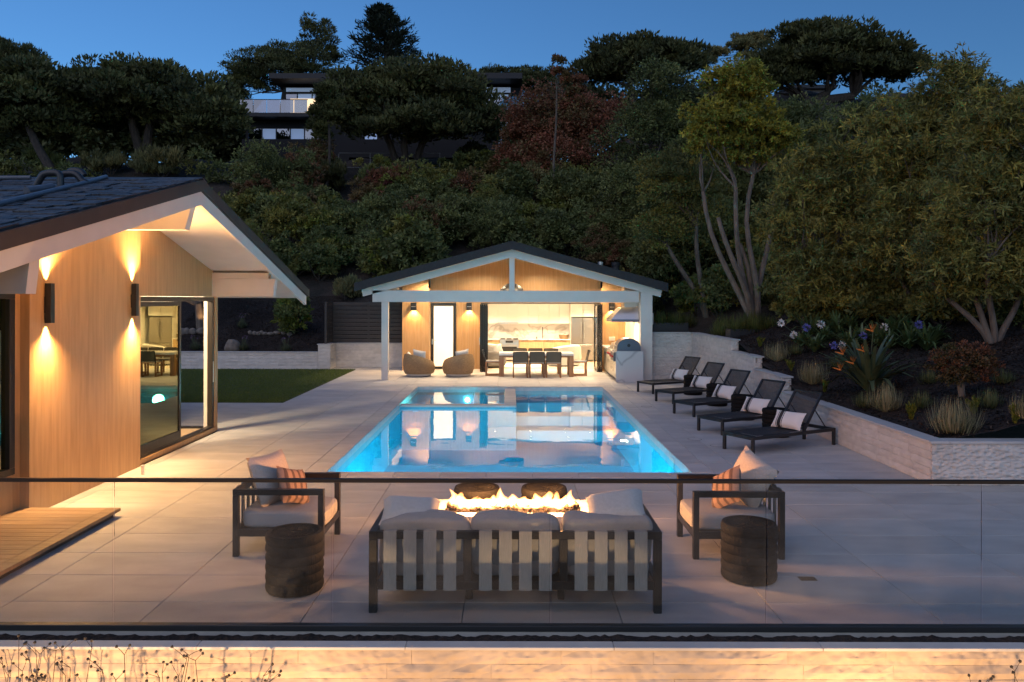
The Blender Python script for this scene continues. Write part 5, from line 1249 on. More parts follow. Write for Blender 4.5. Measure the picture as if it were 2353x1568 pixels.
tree('bare_trunk_tree', 'pale thin-trunked tree with sparse leaves beside the yellow-green tree', (1625, 690), 27.0, [(1540, 420, 90, 80), (1600, 470, 70, 90), (1520, 520, 60, 60)], 120, 24, 19800, 0.100, 0.046, DARKG + OLIVE, bark=BARKP, r0=.10, forkpx=[(1530, 560, .2), (1600, 520, -.2)], ntar=16, twigs=3, fill=.4)
WIL = dict(flat=.9, drop=.25, fill=.4, whorl=8)
tree('willow_leaf_tree', 'broad olive tree with long narrow leaves next to the bare pale trunks', (1850, 745), 20.5, [(1880, 420, 125, 110), (1830, 540, 100, 100), (1960, 520, 110, 110), (1900, 640, 120, 70), (1990, 640, 90, 65), (1830, 660, 80, 60)], 330, 34, 42500, 0.150, 0.034, OLIVE, bark=BARKP, r0=.06, forkpx=[(1800, 600, .3), (1840, 580, -.2), (1900, 600, .4)], ntar=30, twigs=4, **WIL)
tree('willow_leaf_tree', 'tall olive tree with long narrow leaves, its top loosest against the sky', (2130, 760), 19.0, [(2080, 330, 130, 110), (2180, 260, 110, 100), (2100, 450, 130, 110), (2190, 170, 60, 45), (2060, 570, 110, 90), (2130, 630, 110, 70)], 380, 34, 47500, 0.150, 0.034, OLIVE, bark=BARKP, r0=.07, forkpx=[(2050, 620, .4), (2110, 600, 0), (2180, 560, .5)], ntar=32, twigs=4, **WIL)
tree('willow_leaf_tree', 'near olive tree with gnarled spreading trunks above the red-tinged succulent', (2285, 790), 16.2, [(2300, 320, 130, 150), (2250, 480, 130, 120), (2360, 500, 120, 150), (2200, 600, 110, 80), (2330, 640, 90, 60), (2250, 650, 90, 60)], 360, 36, 47500, 0.140, 0.032, OLIVE, bark=BARKP, r0=.075, forkpx=[(2150, 660, .5), (2210, 620, .3), (2270, 600, -.3), (2350, 650, .2)], ntar=32, twigs=4, **WIL)
tree('willow_leaf_tree', 'darker olive tree standing behind the others up the slope', (1960, 640), 30, [(1900, 330, 90, 80), (2000, 300, 90, 80), (1830, 380, 80, 80), (1960, 430, 130, 90)], 200, 34, 21250, 0.180, 0.050, DARKG + OLIVE[:2], r0=.15, ntar=10, **WIL)
tree('bay_tree', 'dark round tree half hidden behind the yellow-green crown', (1790, 560), 34, [(1790, 330, 80, 90), (1720, 400, 70, 90), (1830, 290, 50, 60)], 150, 34, 21600, 0.170, 0.081, DARKG, r0=.18, ntar=8, fill=.5)
tree('bay_tree', 'leafy green tree filling the slope behind the pale bare trunks', (1600, 700), 31, [(1560, 560, 90, 90), (1650, 540, 80, 90), (1500, 600, 70, 70), (1740, 560, 70, 90)], 220, 30, 26000, .15, .06, DARKG + OLIVE[:1], r0=.12, ntar=12, fill=.4, whorl=6)
# shrubs over the slope
def shrub(label, px, py, rx, ry, cols, n=4500, L=.12, Wd=.05, sr=.28, kind='round', D=None, group=None, name='slope_shrub', nsub=None, m=None, whorl=0):
    b = hillhit(px, py) if D is None else Vector(((px - VX) / FPX * D, D, TH1((px - VX) / FPX * D, D)))
    t = thing(name, tuple(b), label, 'shrub', group=group); k = b.y / FPX; c = (b.x, b.y, b.z + ry * k * .95)
    Q = (rx * k, rx * k * .8, ry * k)
    kw = dict(flat=.9, fill=.45) if kind == 'round' else dict(flat=1.5, up=1.6, fill=.3)
    sc = crown(t, [(c, Q)], nsub or max(16, int(rx * ry / 55)), max(sr * min(Q), .18), n, L, Wd, cols, m, name='foliage', whorl=whorl, **kw)
    mb = MB()
    for i in range(6):
        limb(mb, tuple(b - Vector((0, 0, .1))), tuple(sc[i % len(sc)]), .05, .015, .1, 4, 5)
    mb.build('stem', BARK, t, W=True); return t
SH = [('grey-green feathery shrub below the left pines at the roof ridge', 250, 408, 62, 26, GREYG, 'up'), ('long grey-green feathery shrub below the leaning pine trunk', 370, 410, 85, 30, GREYG, 'up'), ('low olive shrub at the far left below the pines', 110, 400, 60, 24, DARKG, 'up'),
      ('bright green feathery shrub on the slope above the house gable', 625, 452, 62, 38, [(.075, .088, .028), (.06, .075, .026)], 'up'), ('olive feathery shrub to the right of the bright one', 740, 446, 66, 40, [(.075, .075, .025), (.06, .062, .022)], 'up'), ('dull green feathery shrub beneath the wire fence', 870, 440, 50, 26, DARKG, 'up'),
      ('dark red shrub under the umbrella pine trunks', 905, 478, 80, 46, REDB + [(.10, .03, .025)], 'round'), ('yellow-green rounded shrub beside the dark red one', 1085, 400, 38, 38, [(.085, .088, .024), (.07, .075, .022)], 'round'), ('green shrub with yellow tips right of the dark red one', 1010, 470, 70, 44, OLIVE, 'round'),
      ('dense green shrub in the middle of the slope', 1130, 500, 90, 55, DARKG + OLIVE[:1], 'round'), ('grey-green shrub below the red-leaved tree', 1260, 480, 80, 55, GREYG, 'round'), ('dark green shrub under the red-leaved tree', 1370, 520, 80, 60, DARKG, 'round'),
      ('rust brown shrub above the house gable', 700, 510, 90, 45, REDB[1:3] + DARKG, 'round'), ('olive shrub touching the house gable edge', 590, 520, 60, 44, OLIVE, 'round'), ('yellow-green shrub beyond the house eave', 670, 570, 75, 58, OLIVE + YELG[3:], 'round'),
      ('dark shrub below the rust brown one', 780, 570, 80, 52, DARKG, 'round'), ('dark green shrub left of the pavilion ridge', 890, 560, 95, 58, DARKG, 'round'), ('dense dark shrub just above the pavilion ridge', 1030, 570, 95, 58, DARKG + GREYG[:1], 'round'), ('dark olive shrub right of the pavilion ridge', 1170, 565, 90, 55, DARKG + OLIVE[3:], 'round'),
      ('dark shrub above the right pavilion roof', 1300, 590, 90, 60, DARKG, 'round'), ('shaded shrub at the foot of the dense green tree', 1410, 600, 80, 60, DARKG, 'round'), ('low shrub beneath the eave of the house', 735, 645, 60, 40, DARKG, 'round'), ('small pale conifer left of the pavilion roof', 868, 640, 17, 34, GREYG, 'up'), ('leafy shrub behind the slatted fence', 795, 690, 40, 24, GREYG, 'up'),
      ('dark shrub beyond the pavilion chimney pipes', 1500, 640, 60, 55, DARKG, 'round'), ('green undergrowth at the foot of the pale trunks', 1600, 720, 60, 36, DARKG + YELG[3:], 'round'), ('olive undergrowth between the pale trunks and the willow leaves', 1760, 640, 70, 70, OLIVE[1:], 'round'), ('green bush in the left bed beyond the lawn', 672, 770, 40, 46, DARKG + YELG[3:], 'round'),
      ('dark undergrowth beneath the near olive tree', 2190, 700, 80, 45, DARKG + OLIVE[:1], 'round'), ('dark undergrowth beneath the tall olive tree', 2040, 690, 80, 50, DARKG + OLIVE[:1], 'round'), ('bushy undergrowth at the right edge below the near olive tree', 2340, 745, 60, 40, DARKG, 'round'), ('dark undergrowth under the broad olive tree', 1900, 720, 90, 45, DARKG + OLIVE[2:], 'round'),
      ('leafy olive undergrowth at the trunk of the broad olive tree', 1870, 742, 90, 40, OLIVE[1:], 'round'), ('leafy undergrowth between the two tall olive trees', 2030, 735, 90, 42, OLIVE, 'round'), ('leafy undergrowth left of the gnarled near trunks', 2170, 742, 80, 40, OLIVE[1:] + DARKG, 'round'), ('leafy bush between the pale trunks and the planter', 1790, 715, 60, 60, OLIVE[:2] + DARKG, 'round'),
      ('green bush below the leaning pale trunk', 1655, 700, 70, 45, DARKG + YELG[3:], 'round'), ('green bush right behind the pavilion corner', 1545, 690, 55, 55, DARKG, 'round'), ('dark hedge at the foot of the hilltop house', 640, 402, 90, 18, DARKG, 'round'), ('dark hedge below the umbrella pine trunks', 1060, 404, 90, 20, DARKG, 'round'), ('dark hedge between the hilltop house and the red tree', 1180, 400, 60, 40, DARKG, 'round')]
for lab, px, py, rx, ry, cols, kd in SH:
    b = hillhit(px, py); sz = b.y / 40
    shrub(lab, px, py, rx, ry, cols, n=int(2200 + rx * ry * (1.1 if b.y > 30 else 1.7)), L=.10 + .07 * sz if kd == 'round' else .28 * sz, Wd=.045 + .045 * sz if kd == 'round' else .03 + .03 * sz, kind=kd)

# undergrowth between the named shrubs
rs = random.Random(5)
for cols, lab, grp, cnt in ((DARKG, 'dark evergreen bush among the undergrowth covering the slope', 'dark bushes covering the slope', 34), (OLIVE[:2] + YELG[3:] + DARKG[:1], 'olive green bush among the undergrowth covering the slope', 'olive bushes covering the slope', 24), (REDB[1:3] + DARKG[:1], 'brownish red bush among the undergrowth covering the slope', 'brownish bushes covering the slope', 16), (DARKG + OLIVE[:2], 'leafy green bush in the shade under the trees on the right slope', 'bushes under the right-hand trees', 44)):
    for i in range(cnt):
        if 'right slope' in lab: px, py = rs.uniform(1430, 2340), rs.uniform(400, 735)
        else: px, py = rs.uniform(520, 1500), rs.uniform(420, 655)
        b = hillhit(px, py); sz = b.y / 40; shrub(lab, px, py, rs.uniform(34, 80), rs.uniform(26, 70), cols, n=4200, L=(.10 + .09 * sz) * (q := rs.choice((.65, .8, 1., 1.35))), Wd=(.05 + .05 * sz) * min(q, 1.1) * rs.uniform(.6, 1.1), group=grp, whorl=rs.choice((0, 5, 7)), sr=rs.uniform(.18, .36))
E_ = []
for i in range(70):
    x, y = rs.uniform(-40, -14), rs.uniform(31, 56); r_ = rs.uniform(.7, 1.5); E_.append(((x, y, TH1(x, y) + r_ * .5), (r_ * 1.3, r_ * 1.2, r_ * .8)))
ug = thing('undergrowth', (-27, 43, TH1(-27, 43)), 'dense low bushes on the slope behind the oak house', 'shrub'); crown(ug, E_, 500, .45, 30000, .26, .12, DARKG + OLIVE[1:2], fill=.4, name='foliage'); [tag(k, kind='stuff') for k in kids(ug)]
def wood(label, E, n, cols):
    t = thing('wood_mass', (E[0][0][0], E[0][0][1], 10), label, 'woodland'); o = None
    crown(t, E, 260, 1.6, n, .5, .28, cols, flat=.7, fill=.2, name='foliage'); return t
w_ = wood('far dark wood on the ridge behind the left pines', [ell(x, y, 110, 70, 76) for x, y in ((-60, 270), (60, 270), (180, 280), (300, 290), (420, 290), (520, 290), (100, 330), (260, 335), (420, 335), (-40, 345), (30, 350), (530, 350), (480, 345))], 48000, PINE); [tag(k, kind='stuff') for k in kids(w_)]
w_ = wood('far dark wood on the ridge behind the right-hand pines', [ell(x, y, 110, 70, 70) for x, y in ((1080, 320), (1180, 300), (1270, 290), (1360, 270), (1480, 280), (1600, 270), (1720, 280), (1840, 320), (1960, 300), (2080, 290), (2200, 280), (2330, 270))], 42000, PINE); [tag(k, kind='stuff') for k in kids(w_)]

# ------------------------------------------------------------------ bed plants
def tuft(name, label, px, py, h, n, cols, sp=.8, wd=.010, cat='grass clump', group=None, base=None, bend=.25):
    b = base or hillhit(px, py); t = thing(name, tuple(b), label, cat, group=group)
    a = RNG.uniform(0, 6.283, n); tilt = RNG.uniform(.05, sp, n); r0 = RNG.uniform(0, .07, n) * h / .5
    d = np.c_[np.cos(a) * np.sin(tilt), np.sin(a) * np.sin(tilt), np.cos(tilt)]
    pos = np.c_[b.x + np.cos(a) * r0, b.y + np.sin(a) * r0, np.full(n, b.z)]
    s = np.c_[-np.sin(a), np.cos(a), np.zeros(n)]
    ln = h * RNG.uniform(.55, 1.15, n); cc = np.array(cols)[RNG.integers(0, len(cols), n)] * RNG.uniform(.7, 1.3, (n, 1))
    leafmesh('blades', pos, d, -s, ln, wd, cc, GRASSM, t, bend=bend); return t
STRAW = [(.36, .31, .17), (.24, .22, .11), (.13, .135, .06), (.28, .23, .12)]
tuft('grass_clump', 'straw grass clump below the third wall step', *ca(900, 290), .50, 260, STRAW); tuft('grass_clump', 'straw grass clump above the middle of the stepped wall', *ca(1110, 430), .52, 300, STRAW)
tuft('grass_clump', 'pale fine grass clump in front of the bird-of-paradise leaves', *ca(1540, 590), .50, 280, STRAW); tuft('grass_clump', 'largest straw grass clump near the corner of the low wall', *ca(1940, 712), .52, 420, STRAW, sp=1.05)
tuft('grass_clump', 'grass clump at the right edge of the bed', *ca(2370, 640), .40, 200, STRAW)
for i, ((x, y), lab) in enumerate(zip(((1010, 250), (1250, 330), (1420, 560), (1800, 420), (2150, 560), (2230, 420), (1750, 560)), ('low green grass tuft behind the uppermost straw clump', 'low green grass tuft left of the bird-of-paradise', 'low green grass tuft below the bird-of-paradise', 'low green grass tuft left of the red-tinged succulent', 'low green grass tuft behind the largest straw clump', 'low green grass tuft right of the red-tinged succulent', 'low green grass tuft below the red-tinged succulent'))):
    tuft('grass_clump', lab, *ca(x, y), .30, 170, [(.10, .12, .04), (.15, .15, .06), (.07, .09, .03)], sp=1.2, wd=.012)
CONE = [(.14, .15, .02), (.10, .12, .02), (.18, .17, .025)]
for (x, y), lab in zip(((1180, 472), (985, 350), (1690, 635), (2060, 605), (2300, 715), (800, 212)), ('by the middle straw grass', 'behind the second straw grass', 'beside the pale fine grass', 'behind the largest straw grass', 'at the right edge of the low wall', 'at the topmost step of the wall')):
    b = hillhit(*ca(x, y)); t = thing('conebush', tuple(b), 'small upright yellow-green shrub ' + lab, 'shrub')
    ns = 9; pos = []; dr = []
    for q in range(ns):
        a = random.uniform(0, 6.28); tl = random.uniform(.05, .5); Ls = random.uniform(.16, .27); dv = Vector((math.cos(a) * math.sin(tl), math.sin(a) * math.sin(tl), math.cos(tl)))
        for w_ in range(46):
            u = random.random(); pos.append(b + dv * Ls * u); an = random.uniform(0, 6.28); dr.append(Vector((math.cos(an), math.sin(an), 1.1)).normalized() + dv * .3)
    pos = np.array(pos); d = np.array(dr); d /= np.linalg.norm(d, axis=1)[:, None]; s = np.cross(d, unit(len(d))); s /= np.linalg.norm(s, axis=1)[:, None]
    leafmesh('foliage', pos, d, s, .055, .02, np.array(CONE)[RNG.integers(0, 3, len(d))] * RNG.uniform(.8, 1.2, (len(d), 1)), LEAF, t)
def strap_clump(name, label, px, py, h, n, cols, wd, sp=.9, cat='plant', base=None):
    b = base or hillhit(px, py); t = thing(name, tuple(b), label, cat)
    mb = MB(); C = []
    for i in range(n):
        a = random.uniform(0, 6.28); tl = random.uniform(.1, sp); L = h * random.uniform(.65, 1.1); arch_ = random.uniform(.2, .9); pts = []
        for k in range(6):
            u = k / 5; ang = tl + arch_ * u * u; pts.append(Vector((math.cos(a) * math.sin(tl + arch_ * u * .5) * L * u, math.sin(a) * math.sin(tl + arch_ * u * .5) * L * u, math.cos(ang * .8) * L * u)))
        sd = Vector((-math.sin(a), math.cos(a), 0)); vs = []
        for k, p in enumerate(pts):
            w_ = wd * (.35 + 1.0 * math.sin(math.pi * (k / 5) ** .7 * .92 + .1)) * .5; vs += [p + sd * w_, p - Vector((0, 0, w_ * .3)), p - sd * w_]
        mb.add(vs, [(3 * k + j, 3 * k + j + 1, 3 * k + 4 + j, 3 * k + 3 + j) for k in range(5) for j in range(2)])
    mb.build('leaves', cols, t, smooth=True); return t, b
BOPM = mat('paddle_leaf', (.045, .065, .03), .45, col2=(.07, .09, .04), ns=6); AGM = mat('strap_leaf', (.055, .09, .03), .45, col2=(.08, .12, .04), ns=8)
ORG = mat('orange_petal', (.70, .20, .03), .5); BLU = mat('blue_petal', (.13, .13, .42), .6); WHT = mat('white_petal', (.62, .60, .58), .6); PUR = mat('purple_petal', (.24, .13, .34), .6); STEM = mat('green_stem', (.06, .08, .03), .6)
t, bb = strap_clump('bird_of_paradise', 'bird-of-paradise clump with broad leaves and orange flowers in the bed', *ca(1440, 470), 1.12, 64, BOPM, .085, 1.0)
for x, y in ((1290, 245), (1415, 228), (1350, 300), (1275, 338), (1465, 110)):
    px, py = ca(x, y); p = Vector(P(px, py, bb.y - .15)); q = bb + (p - bb) * .05
    o = MB().tube([tuple(q), tuple(q.lerp(p, .6) + Vector((0, 0, .05))), tuple(p)], .008, 6).build('flower_stem', STEM, t, W=True)
    b = MB(); b.tube([p, p + Vector((-.10, -.02, .03)), p + Vector((-.17, -.03, .05))], [.016, .013, .002], 6)
    for k in range(5):
        a = R(-50 + 28 * k); b.add([p, p + Vector((math.sin(a) * .05, .02, .06)), p + Vector((math.sin(a) * .09, 0, .14 + .02 * math.cos(a))), p + Vector((math.sin(a) * .04 - .02, -.02, .07))], [(0, 1, 2, 3)])
    b.build('flower', ORG, o, W=True)
def flower_head(t, p, b, r, m, n=70):
    o = MB().tube([tuple(b), tuple(b.lerp(p, .5) + Vector((.01, 0, .03))), tuple(p)], .006, 5).build('flower_stem', STEM, t, W=True)
    mb = MB()
    for k in range(n):
        v = Vector((random.gauss(0, 1), random.gauss(0, 1), random.gauss(0, 1))).normalized(); sd = v.cross(Vector((random.random(), random.random(), random.random()))).normalized(); w_ = r * .11
        q = p + v * r * random.uniform(.55, 1); mb.add([p + v * r * .3, q + sd * w_, q + v * r * .12, q - sd * w_], [(0, 1, 2, 3)])
    mb.build('flower_head', m, o, W=True)
AG = [((1120, 235), .55, [((1000, 133), WHT), ((925, 62), WHT), ((1075, 88), BLU)], 'agapanthus clump with two white heads and a blue one nearest the planter boxes'), ((1330, 215), .6, [((1280, 190), WHT), ((1235, 192), BLU), ((1160, 68), WHT)], 'agapanthus clump with a white head beside a blue bud above the orange flowers'),
      ((1500, 200), .6, [((1530, 88), WHT), ((1410, 137), BLU)], 'agapanthus clump with one large white head and one blue head'), ((1680, 220), .6, [((1735, 72), BLU)], 'agapanthus clump with a single blue head beside the red-tinged succulent')]
for (x, y), h, fl, lab in AG:
    t, b = strap_clump('agapanthus', lab, *ca(x, y), h, 60, AGM, .045, 1.0)
    for (fx, fy), m in fl: flower_head(t, Vector(P(*ca(fx, fy), b.y - .1)), b, .10, m, 75)
for (x, y), lab in zip(((1250, 130), (1590, 150), (1780, 230), (1100, 140)), ('strap-leaved plant without flowers between the agapanthus heads', 'strap-leaved plant without flowers beneath the tall olive tree', 'strap-leaved plant without flowers next to the succulent shrub', 'strap-leaved plant without flowers behind the topmost straw grass')):
    strap_clump('strap_leaf_plant', lab, *ca(x, y), .65, 55, AGM, .05, 1.0)
for (x, y), lab in zip(((1180, 175), (1400, 175), (1560, 215), (1620, 110), (1700, 140), (1830, 170), (1040, 200), (1330, 105)), ('low strap-leaved tuft between the first two agapanthus clumps', 'low strap-leaved tuft behind the orange flowers', 'low strap-leaved tuft right of the orange flowers', 'low strap-leaved tuft in the shade of the tall olive tree', 'low strap-leaved tuft below the single blue head', 'low strap-leaved tuft left of the near olive trunks', 'low strap-leaved tuft beside the topmost straw grass', 'low strap-leaved tuft below the broad olive tree')):
    strap_clump('strap_leaf_plant', lab, *ca(x, y), .5, 60, AGM, .04, 1.1)
# succulent shrub
b = hillhit(*ca(1990, 492)); t = thing('jade_shrub', tuple(b), 'red-tinged succulent shrub on a stout pale trunk in the bed', 'shrub'); k = b.y / FPX
cc_ = P(*ca(1990, 310), b.y); sc = crown(t, [(cc_, (80 * k, 70 * k, 52 * k))], 120, 11 * k, 7500, .042, .026, [(.12, .06, .025), (.09, .06, .022), (.15, .06, .03), (.06, .06, .022)], fill=.55)
trunks(t, tuple(b), [(b.x - .03, b.y, b.z + .26), (b.x + .05, b.y + .03, b.z + .30)], [tuple(s_) for s_ in sc[:16]], .055, BARKP, 1)
# planter boxes with hanging greenery
for x0, x1, y0, y1, z0, z1, lab in ((4.62, 5.75, 25.75, 26.25, 1.40, 1.80, 'dark metal planter box behind the tall stone wall'), (6.05, 7.5, 21.9, 22.4, 1.25, 1.74, 'dark metal planter box at the top of the stepped wall')):
    t = thing('planter_box', ((x0 + x1) / 2, (y0 + y1) / 2, z0), lab, 'planter')
    b = MB(); b.box(x0, x1, y0, y0 + .03, z0, z1); b.box(x0, x1, y1 - .03, y1, z0, z1); b.box(x0, x0 + .03, y0 + .03, y1 - .03, z0, z1); b.box(x1 - .03, x1, y0 + .03, y1 - .03, z0, z1); b.build('box', BLACK, t, W=True)
    MB().box(x0 + .03, x1 - .03, y0 + .03, y1 - .03, z0, z1 - .05).build('soil', MULCH, t, W=True)
GG = [(.10, .115, .025), (.07, .09, .022), (.13, .13, .035)]
for i, (x, y, z) in enumerate(((4.9, 26.0, 1.75), (5.4, 26.0, 1.75), (6.3, 22.15, 1.69), (6.8, 22.15, 1.69), (7.25, 22.15, 1.69), (5.9, 26.6, 0), (6.6, 24.6, 0), (7.4, 24.2, 0), (6.2, 23.4, 0), (7.0, 23.3, 0))):
    z = z or TH1(x, y); lab = ['bright green grass in the planter behind the tall wall, by the pavilion', 'bright green grass in the planter behind the tall wall, by the stepped wall', 'bright grass at the patio end of the upper planter', 'bright grass in the middle of the upper planter', 'bright grass at the hill end of the upper planter', 'loose grass tuft behind the planter by the pavilion', 'grass tuft behind the upper planter at the foot of the pale trunks', 'wide grass tuft beside the pale trunk base', 'grass tuft between the two planters', 'grass tuft just behind the upper planter'][i]
    tuft('green_grass_clump', lab, 0, 0, .5, 240, GG, sp=1.15, wd=.016, base=Vector((x, y, z)), bend=.3)
# bed on the left: flowers, rocks, lit trunk
for (x, y), lab in zip(((220, 715), (745, 465), (760, 718), (1240, 732)), ('purple flowered clump seen through the open door', 'purple flowered clump highest in the left bed', 'purple flowered clump beside the boulder', 'purple flowered clump near the fence corner')):
    b = hillhit(*cg(x, y)); t = tuft('society_garlic', lab, 0, 0, .34, 260, [(.10, .115, .06), (.075, .09, .05)], sp=.9, wd=.012, cat='flower clump', base=b)
    for q in range(7):
        p = b + Vector((random.uniform(-.16, .16), random.uniform(-.1, .1), random.uniform(.42, .58))); flower_head(t, p, b, .035, PUR, 16)
def rock(label, px, py, rx, h, seed, group=None, base=None):
    b = base or hillhit(px, py); rs = random.Random(seed); mb = MB(); vs, fs = rockmesh(seed)
    # subdivide once and roughen
    cache = {}; out = list(vs)
    def mid(i, j):
        kk = (min(i, j), max(i, j))
        if kk not in cache: cache[kk] = len(out); out.append(((vs[i] + vs[j]) / 2).normalized() * ((vs[i].length + vs[j].length) / 2) * rs.uniform(.94, 1.08))
        return cache[kk]
    nf = []
    for a, c, d in fs:
        x, y, z = mid(a, c), mid(c, d), mid(d, a); nf += [(a, x, z), (c, y, x), (d, z, y), (x, y, z)]
    mb.add([(v.x * rx, v.y * rx * .8, v.z * h * .6) for v in out], nf); o = link('rock', mb.mesh('rock', ROCK, True), None, tuple(b + Vector((0, 0, h * .3)))); tag(o, label, 'rock', group); return o
rock('large tan boulder beside purple flowers in the left bed', *cg(650, 722), .32, .52, 3)
for i, x in enumerate((70, 120, 190, 290, 350)): rock('rounded stone in the lit row below the tree trunk', *cg(x, 528), .16 + .05 * (i % 3 == 0), .26, 20 + i, 'stones edging the left bed')
for i, x in enumerate((840, 890, 930, 970, 1010, 1070, 1150, 1220, 1280)): rock('small stone in the dim row across the left bed', *cg(x, 535 + (i % 3) * 5), .10 + .06 * (i in (5, 6)), .15, 40 + i, 'small stones across the left bed')
b = hillhit(*cg(290, 472)); t = thing('garden_tree', tuple(b), 'tree with a warmly lit forking trunk seen through the open sliding door', 'tree')
top_ = Vector(P(*cg(250, 190), b.y)); f2 = Vector(P(*cg(110, 140), b.y)); f3 = Vector(P(*cg(290, 60), b.y + .3))
mb = MB(); limb(mb, tuple(b - Vector((0, 0, .1))), tuple(top_), .19, .14, .04, 7, 9); limb(mb, tuple(top_), tuple(f2), .11, .07, .06); limb(mb, tuple(top_), tuple(f3), .12, .07, .06); limb(mb, tuple(f2), tuple(f2 + Vector((-.9, .2, .7))), .07, .03); limb(mb, tuple(f3), tuple(f3 + Vector((.3, .2, 1.1))), .07, .03); mb.build('trunk', BARKP, t, W=True, smooth=True)
crown(t, [(tuple(f3 + Vector((-.4, .2, 1.5))), (1.8, 1.4, .8))], 70, .35, 6000, .10, .05, DARKG + OLIVE[:1])
us = thing('tree_uplight', tuple(b + Vector((.35, -.55, .02))), 'small garden uplight at the foot of the lit trunk', 'lamp'); MB().tube([(0, 0, -.05), (0, 0, .10), (-.02, .03, .16)], [.02, .03, .04], 10).build('head', BLACK, us); lamp('uplight_lamp', 'SPOT', tuple(wloc(us) + Vector((-.03, .05, .2))), 30, WARM, us, tuple(top_), .03, 70, .8)
# dry stalks in front of the lit garden wall
for i in range(9):
    x = (-3.75 + .30 * i + random.uniform(-.1, .1)) if i < 7 else (3.4 + .35 * (i - 7)); bz = Vector((x, 5.62 + random.uniform(-.1, .12), -1.6))
    lab = f'thin dry flower stalk before the lit garden wall, {["first", "second", "third", "fourth", "fifth", "sixth", "seventh", "eighth", "ninth"][i]} from the house side'
    t = thing('dry_flower_stalk', tuple(bz), lab, 'plant'); mb = MB(); hd = MB()
    for q in range(6):
        e = bz + Vector((random.uniform(-.22, .28), random.uniform(-.08, .14), random.uniform(1.30, 1.60))); pts = limb(mb, tuple(bz), tuple(e), .005, .0025, .05, 6, 4)
        for p in pts[3:] + [e]:
            e2 = Vector(p) + Vector((random.uniform(-.1, .1), random.uniform(-.04, .04), random.uniform(.02, .10))); limb(mb, tuple(p), tuple(e2), .0025, .0015, .05, 2, 4); v, f = rockmesh(q); hd.add([(e2.x + .012 * a.x, e2.y + .012 * a.y, e2.z + .012 * a.z) for a in v], f)
    mb.build('stem', mat('dry_stem', (.05, .04, .03), .9) if 'dry_stem' not in MATS else MATS['dry_stem'], t, W=True); hd.build('seed_head', MATS['dry_stem'], t, W=True)['kind'] = 'stuff'

# ================================================================== HILL HOUSES
HB = mat('dark_house_cladding', (.009, .0085, .009), .8); HT = mat('dark_house_trim', (.013, .0125, .014), .6); HW = mat('house_interior_wall', (.5, .47, .42), .8)
LITW = emi('lit_window', (1, .70, .40), .8); BLUEGLOW = emi('bluish_glow_pane', (.50, .66, .92), .10)  # bluish emission put into panes, mostly in place of sky reflection
hh = thing('hilltop_house', (-10, 68, TH1(-10, 68)), 'dark modern two-storey house with lit windows on the hilltop', 'house')
DH = 67.
def hbox(name, x0, y0, x1, y1, d0, d1, m, par=None):
    a = P(x0, y0, DH); c = P(x1, y1, DH); return MB().box(a[0], c[0], DH + d0, DH + d1, c[2], a[2]).build(name, m, par or hh, W=True)
hbox('plinth_wall', 553, 320, 1145, 362, .2, 9, HB); hbox('plinth_wall', 553, 362, 800, 400, .2, 9, HB); hbox('wall', 553, 272, 1180, 319.5, 1.2, 9, HB); hbox('wall', 632, 186, 1196, 262, 2.2, 9, HB)
hbox('roof', 616, 168, 850, 180, .2, 9, HT); hbox('roof', 1068, 166, 1199, 179, .2, 9, HT); hbox('roof', 845, 156, 930, 166, 3, 9, HT); hbox('roof', 851, 172, 1067, 181, 1.5, 9, HT)
hbox('deck_slab', 551, 262.5, 735, 271, -.3, 3, HT); hbox('fascia', 1090, 262.5, 1199, 270, -.1, 3, HT)
for i in range(5):
    o = hbox('window', 560 + i * 33, 291, 591 + i * 33, 319, 1.14, 1.18, BLUEGLOW if i % 2 else HILLG); hbox('mullion', 591 + i * 33, 289, 592.6 + i * 33, 319, 1.05, 1.2, HT, o)
for x0, x1 in ((640, 665), (668, 700), (703, 735)):
    o = hbox('window', x0, 200, x1, 260, 2.14, 2.18, BLUEGLOW if x0 > 640 else HILLG); hbox('transom', x0, 200, x1, 202.5, 2.05, 2.13, HT, o)
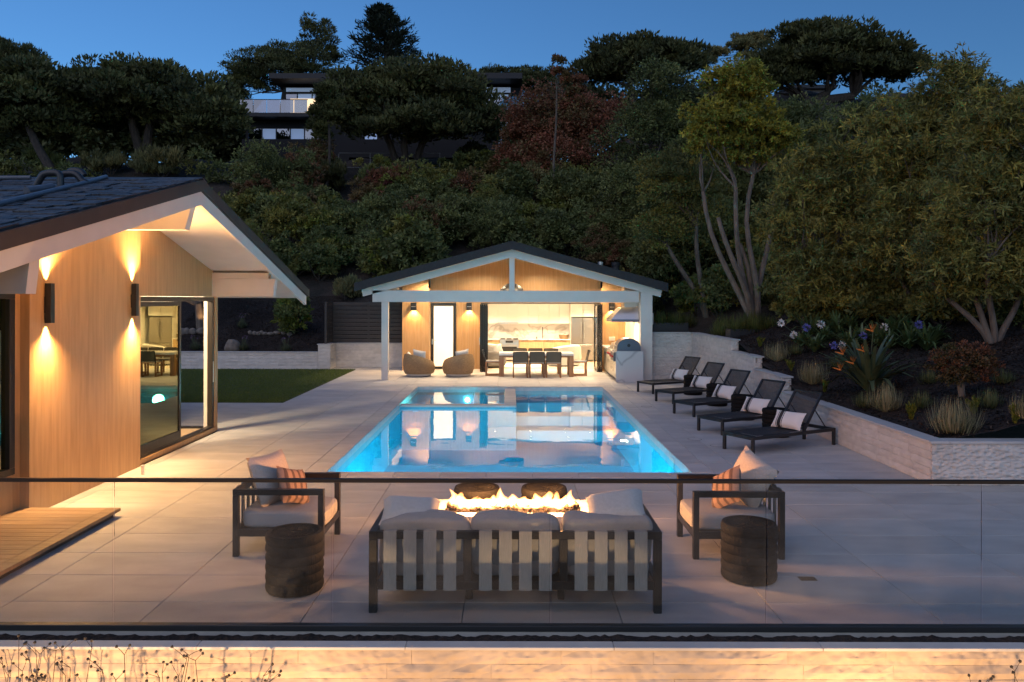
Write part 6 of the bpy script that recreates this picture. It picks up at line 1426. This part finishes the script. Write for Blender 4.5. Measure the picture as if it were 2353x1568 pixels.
o = hbox('lit_window', 650, 214, 715, 258, 2.10, 2.13, LITW); hbox('clerestory', 640, 188, 735, 197, 2.12, 2.17, BLUEGLOW); hbox('lit_window', 832, 178, 842, 188, 1.3, 1.4, LITW)
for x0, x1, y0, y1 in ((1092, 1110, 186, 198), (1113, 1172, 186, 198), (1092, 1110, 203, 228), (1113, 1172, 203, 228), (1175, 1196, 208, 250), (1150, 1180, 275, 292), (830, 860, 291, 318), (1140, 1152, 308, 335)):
    hbox('window', x0, y0, x1, y1, 2.10 if y1 < 262 else 1.1, 2.19 if y1 < 262 else 1.19, BLUEGLOW if x0 in (830, 1140, 1150, 1113) else HILLG)
for i in range(5): hbox('balustrade_pane', 553 + i * 31, 233, 582.5 + i * 31, 262, -.28, -.24, HILLG)
hbox('balustrade_rail', 552, 231.5, 708, 233, -.3, -.22, HT)
for i in range(3): hbox('balustrade_pane', 1115 + i * 26, 226, 1140 + i * 26, 250, .3, .34, HILLG)
rb = thing('far_building', (25, 72, TH1(25, 72)), 'pale house corner with bright windows behind the largest skyline pine', 'building'); a = P(1815, 205, 66); c = P(1905, 300, 66); MB().box(a[0], c[0], 66, 71, c[2], a[2]).build('wall', mat('far_tan_wall', (.16, .15, .15), .8), rb, W=True)
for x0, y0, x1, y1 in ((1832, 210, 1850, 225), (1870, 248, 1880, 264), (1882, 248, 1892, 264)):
    p0, p1 = P(x0, y0, 66), P(x1, y1, 66); MB().box(p0[0], p1[0], 65.9, 65.98, p1[2], p0[2]).build('window', BLUEGLOW, rb, W=True)
MB().box(a[0] - .4, c[0] + .4, 65.5, 71.4, a[2], a[2] + .3).build('roof', HT, rb, W=True)
# wire fence on the slope
wf = thing('wire_fence', (-9, 58, TH1(-9, 58)), 'grey wire mesh fence with thin posts below the umbrella pine', 'fence'); WIRE = mat('galvanised_wire', (.16, .17, .18), .5)
for x in (778, 850, 922, 935, 1010):
    p0, p1 = P(x, 392, 57.5), P(x, 352 if x > 780 else 355, 57.5); MB().tube([p0, p1], .035, 6).build('post', WIRE, wf, W=True)
for y in (353, 386): MB().tube([P(778, y, 57.5), P(1010, y, 57.5)], .025, 6).build('rail', WIRE, wf, W=True)
